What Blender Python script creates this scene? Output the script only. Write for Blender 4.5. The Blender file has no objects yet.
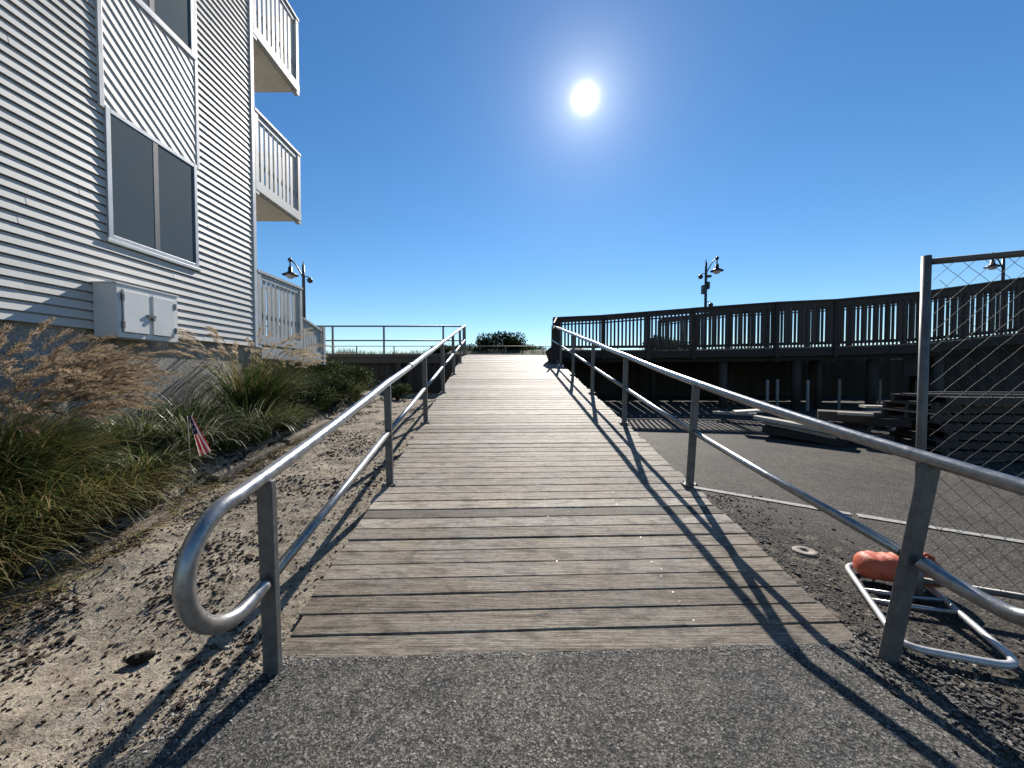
import bpy, math, random
from mathutils import Vector, Matrix, noise
random.seed(7)
R = math.radians
scene = bpy.context.scene
COL = scene.collection
F = 375.0; HOR = 374.0; CAMH = 1.55
SUN = Vector((.1947, 1.020, .7357)).normalized()

# ------------------------------------------------------------------ mesh builder
class MB:
    def __init__(s): s.v = []; s.f = []; s.t = []; s.sm = []
    def face(s, idx, tone=.5, smooth=False):
        s.f.append(tuple(idx)); s.t.append(tone); s.sm.append(smooth)
    def poly(s, pts, tone=.5):
        n = len(s.v); s.v += [tuple(p) for p in pts]; s.face(range(n, n+len(pts)), tone)
    def hexa(s, p, tone=.5):      # 8 corners: bottom 4 ccw, top 4 ccw
        n = len(s.v); s.v += [tuple(q) for q in p]
        for q in ((3,2,1,0),(4,5,6,7),(0,1,5,4),(1,2,6,5),(2,3,7,6),(3,0,4,7)):
            s.face([n+i for i in q], tone)
    def box(s, x0, x1, y0, y1, z0, z1, tone=.5):
        s.hexa([(x0,y0,z0),(x1,y0,z0),(x1,y1,z0),(x0,y1,z0),(x0,y0,z1),(x1,y0,z1),(x1,y1,z1),(x0,y1,z1)], tone)
    def beam(s, a, b, w, h, tone=.5, up=(0,0,1)):   # square bar from a to b, w across, h along up
        a = Vector(a); b = Vector(b); d = (b-a).normalized(); u = Vector(up)
        if abs(d.dot(u)) > .98: u = Vector((0,1,0))
        r = d.cross(u).normalized()*w/2; u2 = r.cross(d).normalized()*h/2
        s.hexa([a-r-u2, a+r-u2, b+r-u2, b-r-u2, a-r+u2, a+r+u2, b+r+u2, b-r+u2], tone)
    def tube(s, pts, rad, n=10, tone=.5, cap=True):
        pts = [Vector(p) for p in pts]
        rads = rad if isinstance(rad, (list, tuple)) else [rad]*len(pts)
        rings = []; ref = None
        for i, p in enumerate(pts):
            d = (pts[min(i+1, len(pts)-1)] - pts[max(i-1, 0)]).normalized()
            if ref is None:
                ref = Vector((0,0,1)) if abs(d.z) < .9 else Vector((1,0,0))
            ref = (ref - d*ref.dot(d)).normalized(); bi = d.cross(ref)
            k = len(s.v)
            for j in range(n):
                a = 2*math.pi*j/n
                s.v.append(tuple(p + (ref*math.cos(a) + bi*math.sin(a))*rads[i]))
            rings.append(k)
        for a, b in zip(rings, rings[1:]):
            for j in range(n):
                s.face((a+j, a+(j+1)%n, b+(j+1)%n, b+j), tone, True)
        if cap:
            s.face([rings[0]+j for j in reversed(range(n))], tone); s.face([rings[-1]+j for j in range(n)], tone)
    def lathe(s, c, prof, n=16, tone=.5):   # prof: (r, z)
        k = len(s.v)
        for r, z in prof:
            for j in range(n):
                a = 2*math.pi*j/n
                s.v.append((c[0]+r*math.cos(a), c[1]+r*math.sin(a), c[2]+z))
        for i in range(len(prof)-1):
            for j in range(n):
                s.face((k+i*n+j, k+i*n+(j+1)%n, k+(i+1)*n+(j+1)%n, k+(i+1)*n+j), tone, True)
    def build(s, name, mat, parent=None, bevel=0, loc=None, solid=0):
        base = Vector((0,0,0))
        if parent is not None: base = world_loc(parent)
        elif loc is not None: base = Vector(loc)
        me = bpy.data.meshes.new(name)
        me.from_pydata([(x-base.x, y-base.y, z-base.z) for x, y, z in s.v], [], s.f)
        me.polygons.foreach_set('use_smooth', s.sm)
        at = me.attributes.new('tone', 'FLOAT', 'FACE'); at.data.foreach_set('value', s.t)
        me.materials.append(mat); me.update()
        o = bpy.data.objects.new(name, me); COL.objects.link(o)
        if parent is not None: o.parent = parent
        elif loc is not None: o.location = loc
        if bevel:
            m = o.modifiers.new('bevel', 'BEVEL'); m.width = bevel; m.segments = 2; m.limit_method = 'ANGLE'; m.angle_limit = R(40)
        if solid:
            m = o.modifiers.new('thick', 'SOLIDIFY'); m.thickness = solid
        return o
def world_loc(o):
    p = Vector((0,0,0))
    while o: p += o.location; o = o.parent
    return p
def tag(o, label=None, cat=None, group=None, kind=None):
    if label: o['label'] = label
    if cat: o['category'] = cat
    if group: o['group'] = group
    if kind: o['kind'] = kind
    return o
def thing(name, label, cat, loc, group=None):
    o = bpy.data.objects.new(name, None); COL.objects.link(o); o.location = loc; o.empty_display_size = .1
    return tag(o, label, cat, group)
def copy_tree(o, parent=None):
    c = o.copy(); COL.objects.link(c); c.parent = parent
    for ch in list(o.children): copy_tree(ch, c)
    return c
def rnd(a, b): return random.uniform(a, b)
def nz(x, y, s=1.0, seed=0): return noise.noise(Vector((x*s+seed*13.7, y*s-seed*7.1, seed*3.3)))

# ------------------------------------------------------------------ materials
def new_mat(name):
    m = bpy.data.materials.new(name); m.use_nodes = True
    nt = m.node_tree; nt.nodes.clear()
    out = nt.nodes.new('ShaderNodeOutputMaterial'); b = nt.nodes.new('ShaderNodeBsdfPrincipled')
    nt.links.new(b.outputs[0], out.inputs[0])
    return m, nt, b, out
def N(nt, t, **kw):
    n = nt.nodes.new(t)
    for k, v in kw.items():
        if k.startswith('i_'): n.inputs[k[2:].replace('_', ' ')].default_value = v
        else: setattr(n, k, v)
    return n
def ramp(nt, src, stops):
    r = nt.nodes.new('ShaderNodeValToRGB'); e = r.color_ramp.elements
    while len(e) < len(stops): e.new(.5)
    for i, (p, c) in enumerate(stops):
        e[i].position = p; e[i].color = (*c, 1) if len(c) == 3 else c
    nt.links.new(src, r.inputs[0]); return r
def coords(nt, scale=(1,1,1)):
    g = N(nt, 'ShaderNodeNewGeometry'); mp = N(nt, 'ShaderNodeMapping'); mp.inputs['Scale'].default_value = scale
    nt.links.new(g.outputs['Position'], mp.inputs[0]); return mp.outputs[0]
def ocoords(nt, scale=(1,1,1)):
    g = N(nt, 'ShaderNodeTexCoord'); mp = N(nt, 'ShaderNodeMapping'); mp.inputs['Scale'].default_value = scale
    nt.links.new(g.outputs['Object'], mp.inputs[0]); return mp.outputs[0]
def mixc(nt, fac, a, b, mode='MIX'):
    m = N(nt, 'ShaderNodeMix', data_type='RGBA', blend_type=mode)
    for i, s in ((0, fac), (6, a), (7, b)):
        if hasattr(s, 'links'): nt.links.new(s, m.inputs[i])
        else: m.inputs[i].default_value = s if not isinstance(s, tuple) else ((*s, 1) if len(s) == 3 else s)
    return m.outputs[2]
def noise_tex(nt, vec, scale, detail=4, rough=.6):
    n = N(nt, 'ShaderNodeTexNoise'); n.inputs['Scale'].default_value = scale; n.inputs['Detail'].default_value = detail
    n.inputs['Roughness'].default_value = rough; nt.links.new(vec, n.inputs['Vector']); return n.outputs['Fac']
def bump(nt, b, h, strength=.5, dist=.01, normal=None):
    n = N(nt, 'ShaderNodeBump'); n.inputs['Strength'].default_value = strength; n.inputs['Distance'].default_value = dist
    nt.links.new(h, n.inputs['Height'])
    if normal: nt.links.new(normal, n.inputs['Normal'])
    nt.links.new(n.outputs[0], b.inputs['Normal']); return n.outputs[0]
def plain(name, c1, c2, rough=.6, scale=6, metal=0, spec=.5, bmp=.0, bscale=60, stretch=(1,1,1)):
    m, nt, b, o = new_mat(name)
    v = ocoords(nt, stretch); f = noise_tex(nt, v, scale, 5)
    r = ramp(nt, f, [(.3, c1), (.7, c2)])
    nt.links.new(r.outputs[0], b.inputs['Base Color'])
    rr = N(nt, 'ShaderNodeMapRange'); rr.inputs[3].default_value = max(.05, rough-.1); rr.inputs[4].default_value = min(1, rough+.1)
    nt.links.new(f, rr.inputs[0]); nt.links.new(rr.outputs[0], b.inputs['Roughness'])
    b.inputs['Metallic'].default_value = metal; b.inputs['Specular IOR Level'].default_value = spec
    if bmp: bump(nt, b, noise_tex(nt, v, bscale, 4), bmp, .005)
    return m
def tone_mat(name, stops, rough=.6, spec=.4, grain=None, transl=0, dark=.25, nscale=5):
    """colour from the per-face 'tone' attribute, broken up by noise"""
    m, nt, b, o = new_mat(name)
    a = N(nt, 'ShaderNodeAttribute', attribute_name='tone')
    r = ramp(nt, a.outputs['Fac'], stops)
    v = ocoords(nt, grain or (1,1,1)); f = noise_tex(nt, v, nscale, 6, .65)
    d = ramp(nt, f, [(.3, (1-dark,)*3), (.7, (1,)*3)])
    c = mixc(nt, 1.0, r.outputs[0], d.outputs[0], 'MULTIPLY')
    nt.links.new(c, b.inputs['Base Color']); b.inputs['Roughness'].default_value = rough; b.inputs['Specular IOR Level'].default_value = spec
    if grain: bump(nt, b, f, .4, .004)
    if transl:
        t = N(nt, 'ShaderNodeBsdfTranslucent'); nt.links.new(c, t.inputs[0])
        mx = N(nt, 'ShaderNodeMixShader'); mx.inputs[0].default_value = transl
        nt.links.new(b.outputs[0], mx.inputs[1]); nt.links.new(t.outputs[0], mx.inputs[2]); nt.links.new(mx.outputs[0], o.inputs[0])
    return m

M = {}
def deck_material():
    m, nt, b, o = new_mat('weathered_deck_wood')
    a = N(nt, 'ShaderNodeAttribute', attribute_name='tone')
    base = ramp(nt, a.outputs['Fac'], [(0, (.13, .112, .092)), (.35, (.235, .207, .174)), (.7, (.32, .288, .248)), (1, (.42, .388, .34))])
    v = coords(nt, (1.1, 26, 26)); g = noise_tex(nt, v, 2.6, 8, .7)
    gr = ramp(nt, g, [(.30, (.42, .39, .36)), (.45, (.85, .84, .82)), (.56, (1, 1, 1)), (.74, (1.25, 1.25, 1.24))])
    c = mixc(nt, 1.0, base.outputs[0], gr.outputs[0], 'MULTIPLY')
    mo = noise_tex(nt, coords(nt, (9, 30, 30)), 2.2, 7, .78); mor = ramp(nt, mo, [(.33, (.42, .38, .34)), (.5, (1, 1, 1)), (.68, (1.35, 1.34, 1.3))])
    c = mixc(nt, .85, c, mor.outputs[0], 'MULTIPLY')
    wm = noise_tex(nt, coords(nt, (1, 1.6, 1)), 1.7, 4, .6); wr_ = ramp(nt, wm, [(.42, (1, 1, 1)), (.62, (1.0, .92, .80))])
    c = mixc(nt, .8, c, wr_.outputs[0], 'MULTIPLY')
    # dark knots and stains
    v2 = coords(nt, (1, 2.5, 1)); k = noise_tex(nt, v2, 5, 4, .6)
    st = ramp(nt, k, [(.36, (.38, .35, .32)), (.50, (1, 1, 1))])
    c = mixc(nt, .75, c, st.outputs[0], 'MULTIPLY')
    v3 = coords(nt, (1, 1, 1)); big = noise_tex(nt, v3, .7, 3)
    bg = ramp(nt, big, [(.35, (.8, .77, .74)), (.65, (1.08, 1.06, 1.03))])
    c = mixc(nt, 1.0, c, bg.outputs[0], 'MULTIPLY')
    sp_ = noise_tex(nt, coords(nt, (.55, 9, 9)), 3.1, 6, .75); spl = ramp(nt, sp_, [(.36, (.22, .19, .17)), (.47, (1, 1, 1))])
    c = mixc(nt, .8, c, spl.outputs[0], 'MULTIPLY')
    # sand grains blown on to it
    sp = noise_tex(nt, v3, 120, 2, .6); spr = ramp(nt, sp, [(.66, (0, 0, 0)), (.72, (1, 1, 1))])
    c = mixc(nt, spr.outputs[0], c, (.5, .44, .36))
    nt.links.new(c, b.inputs['Base Color']); b.inputs['Roughness'].default_value = .66; b.inputs['Specular IOR Level'].default_value = .27
    h = noise_tex(nt, coords(nt, (.8, 34, 34)), 3, 8, .75)
    bump(nt, b, h, .9, .009)
    return m
M['deck'] = deck_material()
def asphalt_material(name, dark, light, grit, scale=1.0, sand=0.0):
    m, nt, b, o = new_mat(name)
    v = coords(nt)
    vo = N(nt, 'ShaderNodeTexVoronoi'); vo.inputs['Scale'].default_value = 120*scale; nt.links.new(v, vo.inputs['Vector'])
    cell = ramp(nt, vo.outputs['Color'], [(0, dark), (.55, light), (.85, grit), (1, tuple(min(.5, g*1.7) for g in grit))])
    vo2 = N(nt, 'ShaderNodeTexVoronoi'); vo2.inputs['Scale'].default_value = 330*scale; nt.links.new(v, vo2.inputs['Vector'])
    cell2 = ramp(nt, vo2.outputs['Color'], [(0, dark), (.5, light), (.8, grit), (1, tuple(min(.5, g*1.9) for g in grit))])
    mk = ramp(nt, noise_tex(nt, v, 38, 3, .6), [(.44, (0, 0, 0)), (.56, (1, 1, 1))])
    cm = mixc(nt, mk.outputs[0], cell.outputs[0], cell2.outputs[0])
    f = noise_tex(nt, v, 4, 6, .65); pat = ramp(nt, f, [(.3, (.7, .7, .7)), (.7, (1.25, 1.22, 1.18))])
    c = mixc(nt, 1, cm, pat.outputs[0], 'MULTIPLY')
    f2 = noise_tex(nt, v, .9, 4, .6); pa = ramp(nt, f2, [(.35, (.8, .8, .82)), (.65, (1.15, 1.12, 1.06))])
    c = mixc(nt, 1, c, pa.outputs[0], 'MULTIPLY')
    if sand:
        s = noise_tex(nt, v, 7, 6, .75); sr = ramp(nt, s, [(.53, (0, 0, 0)), (.62, (sand,)*3)])
        c = mixc(nt, sr.outputs[0], c, (.28, .235, .18))
    nt.links.new(c, b.inputs['Base Color']); b.inputs['Roughness'].default_value = .8; b.inputs['Specular IOR Level'].default_value = .18
    h1 = noise_tex(nt, v, 70*scale, 4, .7)
    n1 = bump(nt, b, vo.outputs['Distance'], .55, .006)
    n2 = bump(nt, b, h1, .8, .008, n1)
    return m
M['path'] = asphalt_material('foreground_asphalt', (.014, .014, .0145), (.038, .038, .037), (.19, .185, .17), .72, .14)
M['lot'] = asphalt_material('parking_asphalt', (.016, .015, .014), (.040, .036, .033), (.13, .118, .10), .6)
M['verge'] = asphalt_material('loose_dark_dirt', (.008, .008, .008), (.024, .022, .02), (.085, .075, .06), .6, .35)
def sand_material():
    m, nt, b, o = new_mat('littered_sand')
    v = coords(nt)
    f = noise_tex(nt, v, 6, 8, .7)
    c = ramp(nt, f, [(.28, (.11, .092, .07)), (.43, (.26, .222, .172)), (.6, (.37, .325, .255)), (.8, (.48, .43, .345))]).outputs[0]
    g = noise_tex(nt, v, 90, 3, .7); gr = ramp(nt, g, [(.3, (.5, .48, .46)), (.55, (1, 1, 1)), (.72, (1.25, 1.25, 1.25))])
    c = mixc(nt, 1, c, gr.outputs[0], 'MULTIPLY')
    d = noise_tex(nt, v, 22, 5, .75); dr = ramp(nt, d, [(.56, (0,0,0)), (.66, (.8,.8,.8))])
    c = mixc(nt, dr.outputs[0], c, (.075, .056, .042))
    nt.links.new(c, b.inputs['Base Color']); b.inputs['Roughness'].default_value = .95; b.inputs['Specular IOR Level'].default_value = .15
    n1 = bump(nt, b, noise_tex(nt, v, 14, 6, .7), .9, .05)
    bump(nt, b, g, .6, .01, n1)
    return m
M['sand'] = sand_material()
M['siding'] = tone_mat('white_vinyl_siding', [(0, (.46, .455, .43)), (1, (.56, .55, .52))], .5, .3, None, 0, .13, 1.3)
M['trim'] = plain('white_trim', (.48, .49, .495), (.56, .57, .575), .4, 4)
M['white_wood'] = plain('white_painted_balcony_wood', (.30, .31, .31), (.40, .41, .405), .55, 5, bmp=.2)
M['soffit'] = plain('balcony_soffit', (.42, .38, .3), (.55, .5, .41), .7, 3)
M['glass'] = plain('screened_window_glass', (.065, .098, .118), (.08, .115, .138), .8, 1.5, spec=.08)
M['frame'] = plain('aluminium_window_frame', (.36, .38, .40), (.46, .48, .50), .45, 4, metal=.2)
M['cabinet'] = plain('painted_metal_cabinet', (.6, .6, .58), (.68, .68, .66), .45, 3)
M['hinge'] = plain('dark_hinge', (.06, .06, .06), (.12, .12, .12), .5, 10)
M['mull'] = plain('dark_mullion', (.06, .07, .08), (.09, .1, .11), .6, 10)
M['galv'] = plain('galvanised_steel', (.24, .24, .235), (.40, .395, .385), .34, 26, metal=.8, bmp=.12, bscale=120)
M['palesteel'] = plain('pale_zinc_tube', (.38, .38, .37), (.52, .51, .5), .45, 20, metal=.35, bmp=.1)
M['galv_post'] = plain('galvanised_post', (.085, .085, .083), (.15, .15, .146), .5, 18, metal=.35, bmp=.12, bscale=90)
M['wire'] = plain('galvanised_wire', (.035, .035, .035), (.07, .07, .07), .6, 30, metal=0, spec=.25)
M['blackmetal'] = plain('black_painted_metal', (.012, .014, .018), (.022, .024, .03), .4, 8)
M['lens'] = plain('lamp_glass', (.3, .32, .33), (.42, .44, .45), .25, 5)
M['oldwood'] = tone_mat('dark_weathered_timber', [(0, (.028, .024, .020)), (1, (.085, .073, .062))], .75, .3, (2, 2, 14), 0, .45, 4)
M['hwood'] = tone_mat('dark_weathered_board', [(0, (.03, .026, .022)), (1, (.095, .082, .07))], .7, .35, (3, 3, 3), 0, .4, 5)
M['palewood'] = tone_mat('pale_lumber', [(0, (.20, .175, .145)), (1, (.5, .45, .38))], .6, .4, (4, 4, 4), 0, .3, 4)
M['edging'] = tone_mat('landscape_timber', [(0, (.12, .1, .08)), (1, (.3, .26, .21))], .85, .2, (5, 5, 5), 0, .5, 4)
M['blade'] = tone_mat('grass_blade', [(0, (.022, .042, .012)), (.3, (.055, .09, .022)), (.55, (.12, .145, .035)), (.75, (.22, .18, .07)), (1, (.33, .25, .12))], .5, .35, None, .4, .25, 6)
M['lowblade'] = tone_mat('strap_leaf', [(0, (.03, .055, .015)), (.5, (.075, .11, .03)), (.8, (.15, .17, .06)), (.92, (.34, .33, .25)), (1, (.5, .47, .38))], .42, .5, None, .35, .2, 6)
M['plume'] = tone_mat('dry_plume', [(0, (.17, .12, .075)), (.5, (.30, .225, .145)), (1, (.52, .42, .30))], .8, .15, None, .4, .2, 8)
M['plume_pale'] = tone_mat('pale_plume', [(0, (.40, .31, .2)), (1, (.68, .57, .43))], .8, .15, None, .4, .2, 8)
M['leaf'] = tone_mat('shrub_leaf', [(0, (.012, .022, .008)), (.6, (.035, .055, .018)), (1, (.08, .10, .032))], .75, .1, None, .3, .25, 6)
M['stem'] = plain('woody_stem', (.06, .045, .03), (.12, .09, .06), .85, 10)
M['bark'] = tone_mat('bark_chip', [(0, (.012, .010, .008)), (.6, (.07, .05, .037)), (.9, (.16, .12, .09)), (1, (.42, .38, .32))], .9, .15, None, 0, .3, 20)
M['gravel'] = tone_mat('gravel_stone', [(0, (.02, .02, .02)), (.6, (.08, .075, .07)), (.9, (.22, .2, .18)), (1, (.42, .39, .35))], .8, .3, None, 0, .3, 20)
M['orange'] = plain('orange_vinyl_sandbag', (.42, .075, .03), (.58, .13, .055), .55, 6, bmp=1.0, bscale=22)
M['paint'] = plain('worn_white_paint', (.12, .116, .108), (.40, .39, .36), .8, 38)
M['pvc'] = plain('pale_fence_post', (.16, .155, .145), (.26, .25, .235), .7, 6)
def pebble_mat():
    m, nt, b, o = new_mat('pebbledash_foundation')
    v = coords(nt); vo = N(nt, 'ShaderNodeTexVoronoi'); vo.inputs['Scale'].default_value = 75; nt.links.new(v, vo.inputs['Vector'])
    c = ramp(nt, vo.outputs['Color'], [(0, (.15, .14, .125)), (.6, (.32, .30, .27)), (1, (.52, .49, .44))])
    f = noise_tex(nt, v, 2.5, 5); d = ramp(nt, f, [(.3, (.7, .7, .7)), (.7, (1.1, 1.1, 1.1))])
    nt.links.new(mixc(nt, 1, c.outputs[0], d.outputs[0], 'MULTIPLY'), b.inputs['Base Color'])
    b.inputs['Roughness'].default_value = .85; bump(nt, b, vo.outputs['Distance'], .5, .006); return m
M['pebble'] = pebble_mat()
M['dune'] = plain('dune_scrub_ground', (.03, .032, .016), (.075, .066, .036), .95, 1.2, bmp=.5, bscale=8)
M['sea'] = plain('sea_water', (.02, .045, .06), (.03, .06, .075), .15, .05, bmp=.4, bscale=1.5)

# ------------------------------------------------------------------ terrain
def lerp_tab(t, tab):
    if t <= tab[0][0]: return tab[0][1]
    for (a, za), (b, zb) in zip(tab, tab[1:]):
        if t <= b: return za + (zb-za)*(t-a)/(b-a)
    return tab[-1][1]
PL = [(2.1, 0), (4, .30), (6, .52), (8, .67), (13, .82), (15, .85), (24, 1.3), (40, 1.6)]
PR = [(3, 0), (15, .44), (20, .6), (40, 1.4)]
def XL(y): return -1.27 - .042*(y-2)          # deck left edge
def XR(y): return 2.0 - .047*(y-2.1)           # deck right edge
def EDGE(y): return lerp_tab(y, [(1.8, -3.35), (2.7, -3.25), (4.2, -3.4), (5.6, -3.42), (8, -3.6), (14, -4.3)])
def G(x, y, rough=True):
    zl = lerp_tab(y, PL); zr = lerp_tab(y, PR)
    if x < XL(y)-.02: z = zl
    elif x > .3: z = zr
    else:
        k = (x - (XL(y)-.02))/(.3 - XL(y) + .02); z = zl*(1-k) + zr*k - .03*min(1, max(0, (y-2.2)))
    if rough and x < XL(y)+.1:
        e = min(1, max(0, (XL(y)-.25-x)/.5))
        z += e*(.05*nz(x, y, 1.3, 1) + .03*nz(x, y, 4, 2) + .012*nz(x, y, 11, 3))
        # the planting bed rises behind its edging towards the wall
        b = min(1, max(0, (EDGE(y)-.08-x)/.12)); c = min(1.3, max(0, (EDGE(y)-.1-x)/1.5))
        z += (.13*b + .30*c) * min(1, max(.25, (y-1)/3))
    return z
def grid(name, xs, ys, f, mat, kind='structure', hole=None):
    mb = MB(); nx = len(xs)
    for y in ys:
        for x in xs: mb.v.append((x, y, f(x, y)))
    for j in range(len(ys)-1):
        for i in range(nx-1):
            if hole and hole((xs[i]+xs[i+1])/2, (ys[j]+ys[j+1])/2): continue
            mb.face((j*nx+i, j*nx+i+1, (j+1)*nx+i+1, (j+1)*nx+i), .5, True)
    o = mb.build(name, mat); tag(o, kind=kind); return o
def frange(a, b, s):
    n = max(1, int(round((b-a)/s))); return [a+(b-a)*i/n for i in range(n+1)]
def far(x, y, z0):
    return z0
xs = [-600, -200, -80, -40, -20, -12, -8, -6.5] + frange(-5.6, -1.0, .05) + frange(-.8, 3, .4) + [4, 6, 8, 12, 20, 40, 80, 200, 600]
ys = [-300, -80, -30, -12, -6, -3, -1] + frange(0, 9, .05) + frange(9.3, 15, .3) + [17, 20, 24, 27, 32, 40]
tag(grid('ground', xs, ys, lambda x, y: G(x, y) - .004, M['sand']), 'pale littered sand beside the ramp and around the lot')
# sea and beach beyond
mb = MB(); mb.poly([(-3000, 40, 1.6), (3000, 40, 1.6), (3000, 75, -.6), (-3000, 75, -.6)]); tag(mb.build('beach', M['dune']), kind='structure')
mb = MB(); mb.poly([(-6000, 70, -.5), (6000, 70, -.5), (6000, 6000, -.5), (-6000, 6000, -.5)]); tag(mb.build('sea', M['sea']), kind='structure')
# dune ridge behind the boardwalk
def dune_h(x, y):
    k = max(0, 1-((y-31)/6.5)**2)
    return 1.3 + k*(2.05 + .5*nz(x, y, .13, 5) + .3*nz(x, y, .4, 6))
grid('dune', frange(-60, 60, .8), frange(24.6, 38, .6), dune_h, M['dune'])

# sheets laid on the ground: outline polygons with wobbling edges
def sheet(name, mat, outline, lift, step=.12, wob=.03, label=None):
    import bmesh
    pts = []
    for (a, b) in zip(outline, outline[1:]+outline[:1]):
        n = max(1, int(math.hypot(b[0]-a[0], b[1]-a[1])/step))
        if n > 60: n = 60
        for i in range(n):
            x = a[0]+(b[0]-a[0])*i/n; y = a[1]+(b[1]-a[1])*i/n
            w = wob
            pts.append((x + w*nz(x, y, 6, 8) + w*.7*nz(x, y, 21, 9), y + w*nz(x, y, 6, 10) + w*.7*nz(x, y, 21, 11)))
    bm = bmesh.new(); vs = [bm.verts.new((x, y, 0)) for x, y in pts]; bm.faces.new(vs)
    bmesh.ops.triangulate(bm, faces=bm.faces[:])
    ysplit = sorted(set([3, 4, 6, 8, 13, 15, 20, 24, 2.1]))
    for yy in ysplit:
        bmesh.ops.bisect_plane(bm, geom=bm.verts[:]+bm.edges[:]+bm.faces[:], plane_co=(0, yy, 0), plane_no=(0, 1, 0))
    for v in bm.verts:
        v.co.z = lerp_tab(v.co.y, PR) + lift
    bm.normal_update()
    for f in bm.faces:
        if f.normal.z < 0: f.normal_flip()
    me = bpy.data.meshes.new(name); bm.to_mesh(me); bm.free(); me.materials.append(mat)
    o = bpy.data.objects.new(name, me); COL.objects.link(o); tag(o, label, kind='structure'); return o
sheet('parking_lot', M['lot'], [(1.2, 5.0), (2.0, 4.55), (2.45, 4.15), (2.9, 3.45), (3.1, 2.9), (3.5, 2.0), (4.2, .4), (5, -3), (60, -3), (60, 17.6), (1.2, 17.6)], .004, .25, .03, 'worn grey asphalt parking lot right of the ramp')
sheet('dirt_verge', M['verge'], [(1.0, 2.0), (1.0, 5.3), (2.0, 4.75), (2.52, 4.22), (2.98, 3.5), (3.18, 2.95), (3.58, 2.02), (4.28, .4), (5.1, -3), (2.0, -3), (2.0, 0), (2.05, 1.2), (1.95, 2.0)], .008, .1, .05, 'dark crumbly dirt strip between ramp and parking lot')
sheet('path', M['path'], [(-1.28, 1.985), (-1.36, 1.75), (-1.5, 1.55), (-1.72, 1.25), (-1.95, .9), (-2.2, .3), (-2.6, -1), (-3, -4), (2.4, -4), (2.2, -.5), (2.22, .6), (2.16, 1.4), (2.04, 2.105), (.9, 2.065)], .012, .07, .02, 'coarse asphalt path at the foot of the ramp')
# painted parking line
mb = MB(); P = [(2.2, 4.95), (2.55, 4.72), (3.0, 4.42), (3.6, 4.02), (4.2, 3.64), (4.95, 3.2), (6.5, 2.3)]
for a, b in zip(P, P[1:]):
    n = 14
    for i in range(n):
        p = Vector(a).lerp(Vector(b), i/n); q = Vector(a).lerp(Vector(b), (i+1)/n)
        d = (q-p).normalized(); r = Vector((-d.y, d.x))*.048
        j = [1+.35*nz(p.x, p.y, 9, 20), 1+.35*nz(q.x, q.y, 9, 20)]
        if nz(p.x, p.y, 7, 22) > .50: continue
        mb.poly([(*(p-r*j[0]), lerp_tab(p.y, PR)+.0125), (*(q-r*j[1]), lerp_tab(q.y, PR)+.0125), (*(q+r*j[1]), lerp_tab(q.y, PR)+.0125), (*(p+r*j[0]), lerp_tab(p.y, PR)+.0125)])
tag(mb.build('painted_line', M['paint']), 'worn white painted parking line on the asphalt', kind='structure')

# ------------------------------------------------------------------ ramp
SL = .19; Y0 = 2.10; YT = 13.9; ZT = SL*(YT-Y0)
def ZR(y): return min(ZT, SL*(y-Y0)) + .022
def skew(x): return .0385*(x-.36)              # boards run square to the ramp
ramp_o = thing('boardwalk_ramp', 'long weathered plank ramp rising from the asphalt path to the boardwalk', 'ramp', (.36, Y0, 0))
mb = MB(); y = Y0 - .06; pitch = .1475
while y < YT - .03:
    w = pitch - (rnd(.002, .007) if random.random() < .72 else rnd(.009, .018)); t = min(1, max(0, random.gauss(.52, .28)))
    x0 = XL(y) - rnd(0, .03); x1 = XR(y) + rnd(-.01, .035); dz = rnd(-.0015, .0015); tw = rnd(-.004, .004)
    nseg = 24; y0_ = y; tilt = rnd(-.003, .003)
    for i in range(nseg):
        xa = x0+(x1-x0)*i/nseg; xb = x0+(x1-x0)*(i+1)/nseg
        def q(x, yy, up, e):
            ee = 1 if e > .5 else 0; wv = .006*nz(x, y0_, 1.6, 30+ee) + .002*nz(x, y0_, 7, 36+ee)
            return (x, yy + skew(x) + wv, ZR(yy) + dz + up + e*tilt + .002*nz(x, y0_*3, .8, 33))
        PR_ = ((0, -.038), (0, -.006), (.005, 0), (w-.005, 0), (w, -.006), (w, -.038))
        n = len(mb.v)
        for xx in (xa, xb):
            for (dy, up) in PR_: mb.v.append(q(xx, y+dy, up, dy/w))
        for k in range(5): mb.face((n+k, n+6+k, n+7+k, n+k+1), t)
        mb.face((n+5, n+11, n+6, n), t)
        if i == 0: mb.face([n+k for k in range(6)], t)
        if i == nseg-1: mb.face([n+11-k for k in range(6)], t)
    y += pitch
mb.build('deck_planks', M['deck'], ramp_o)
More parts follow.
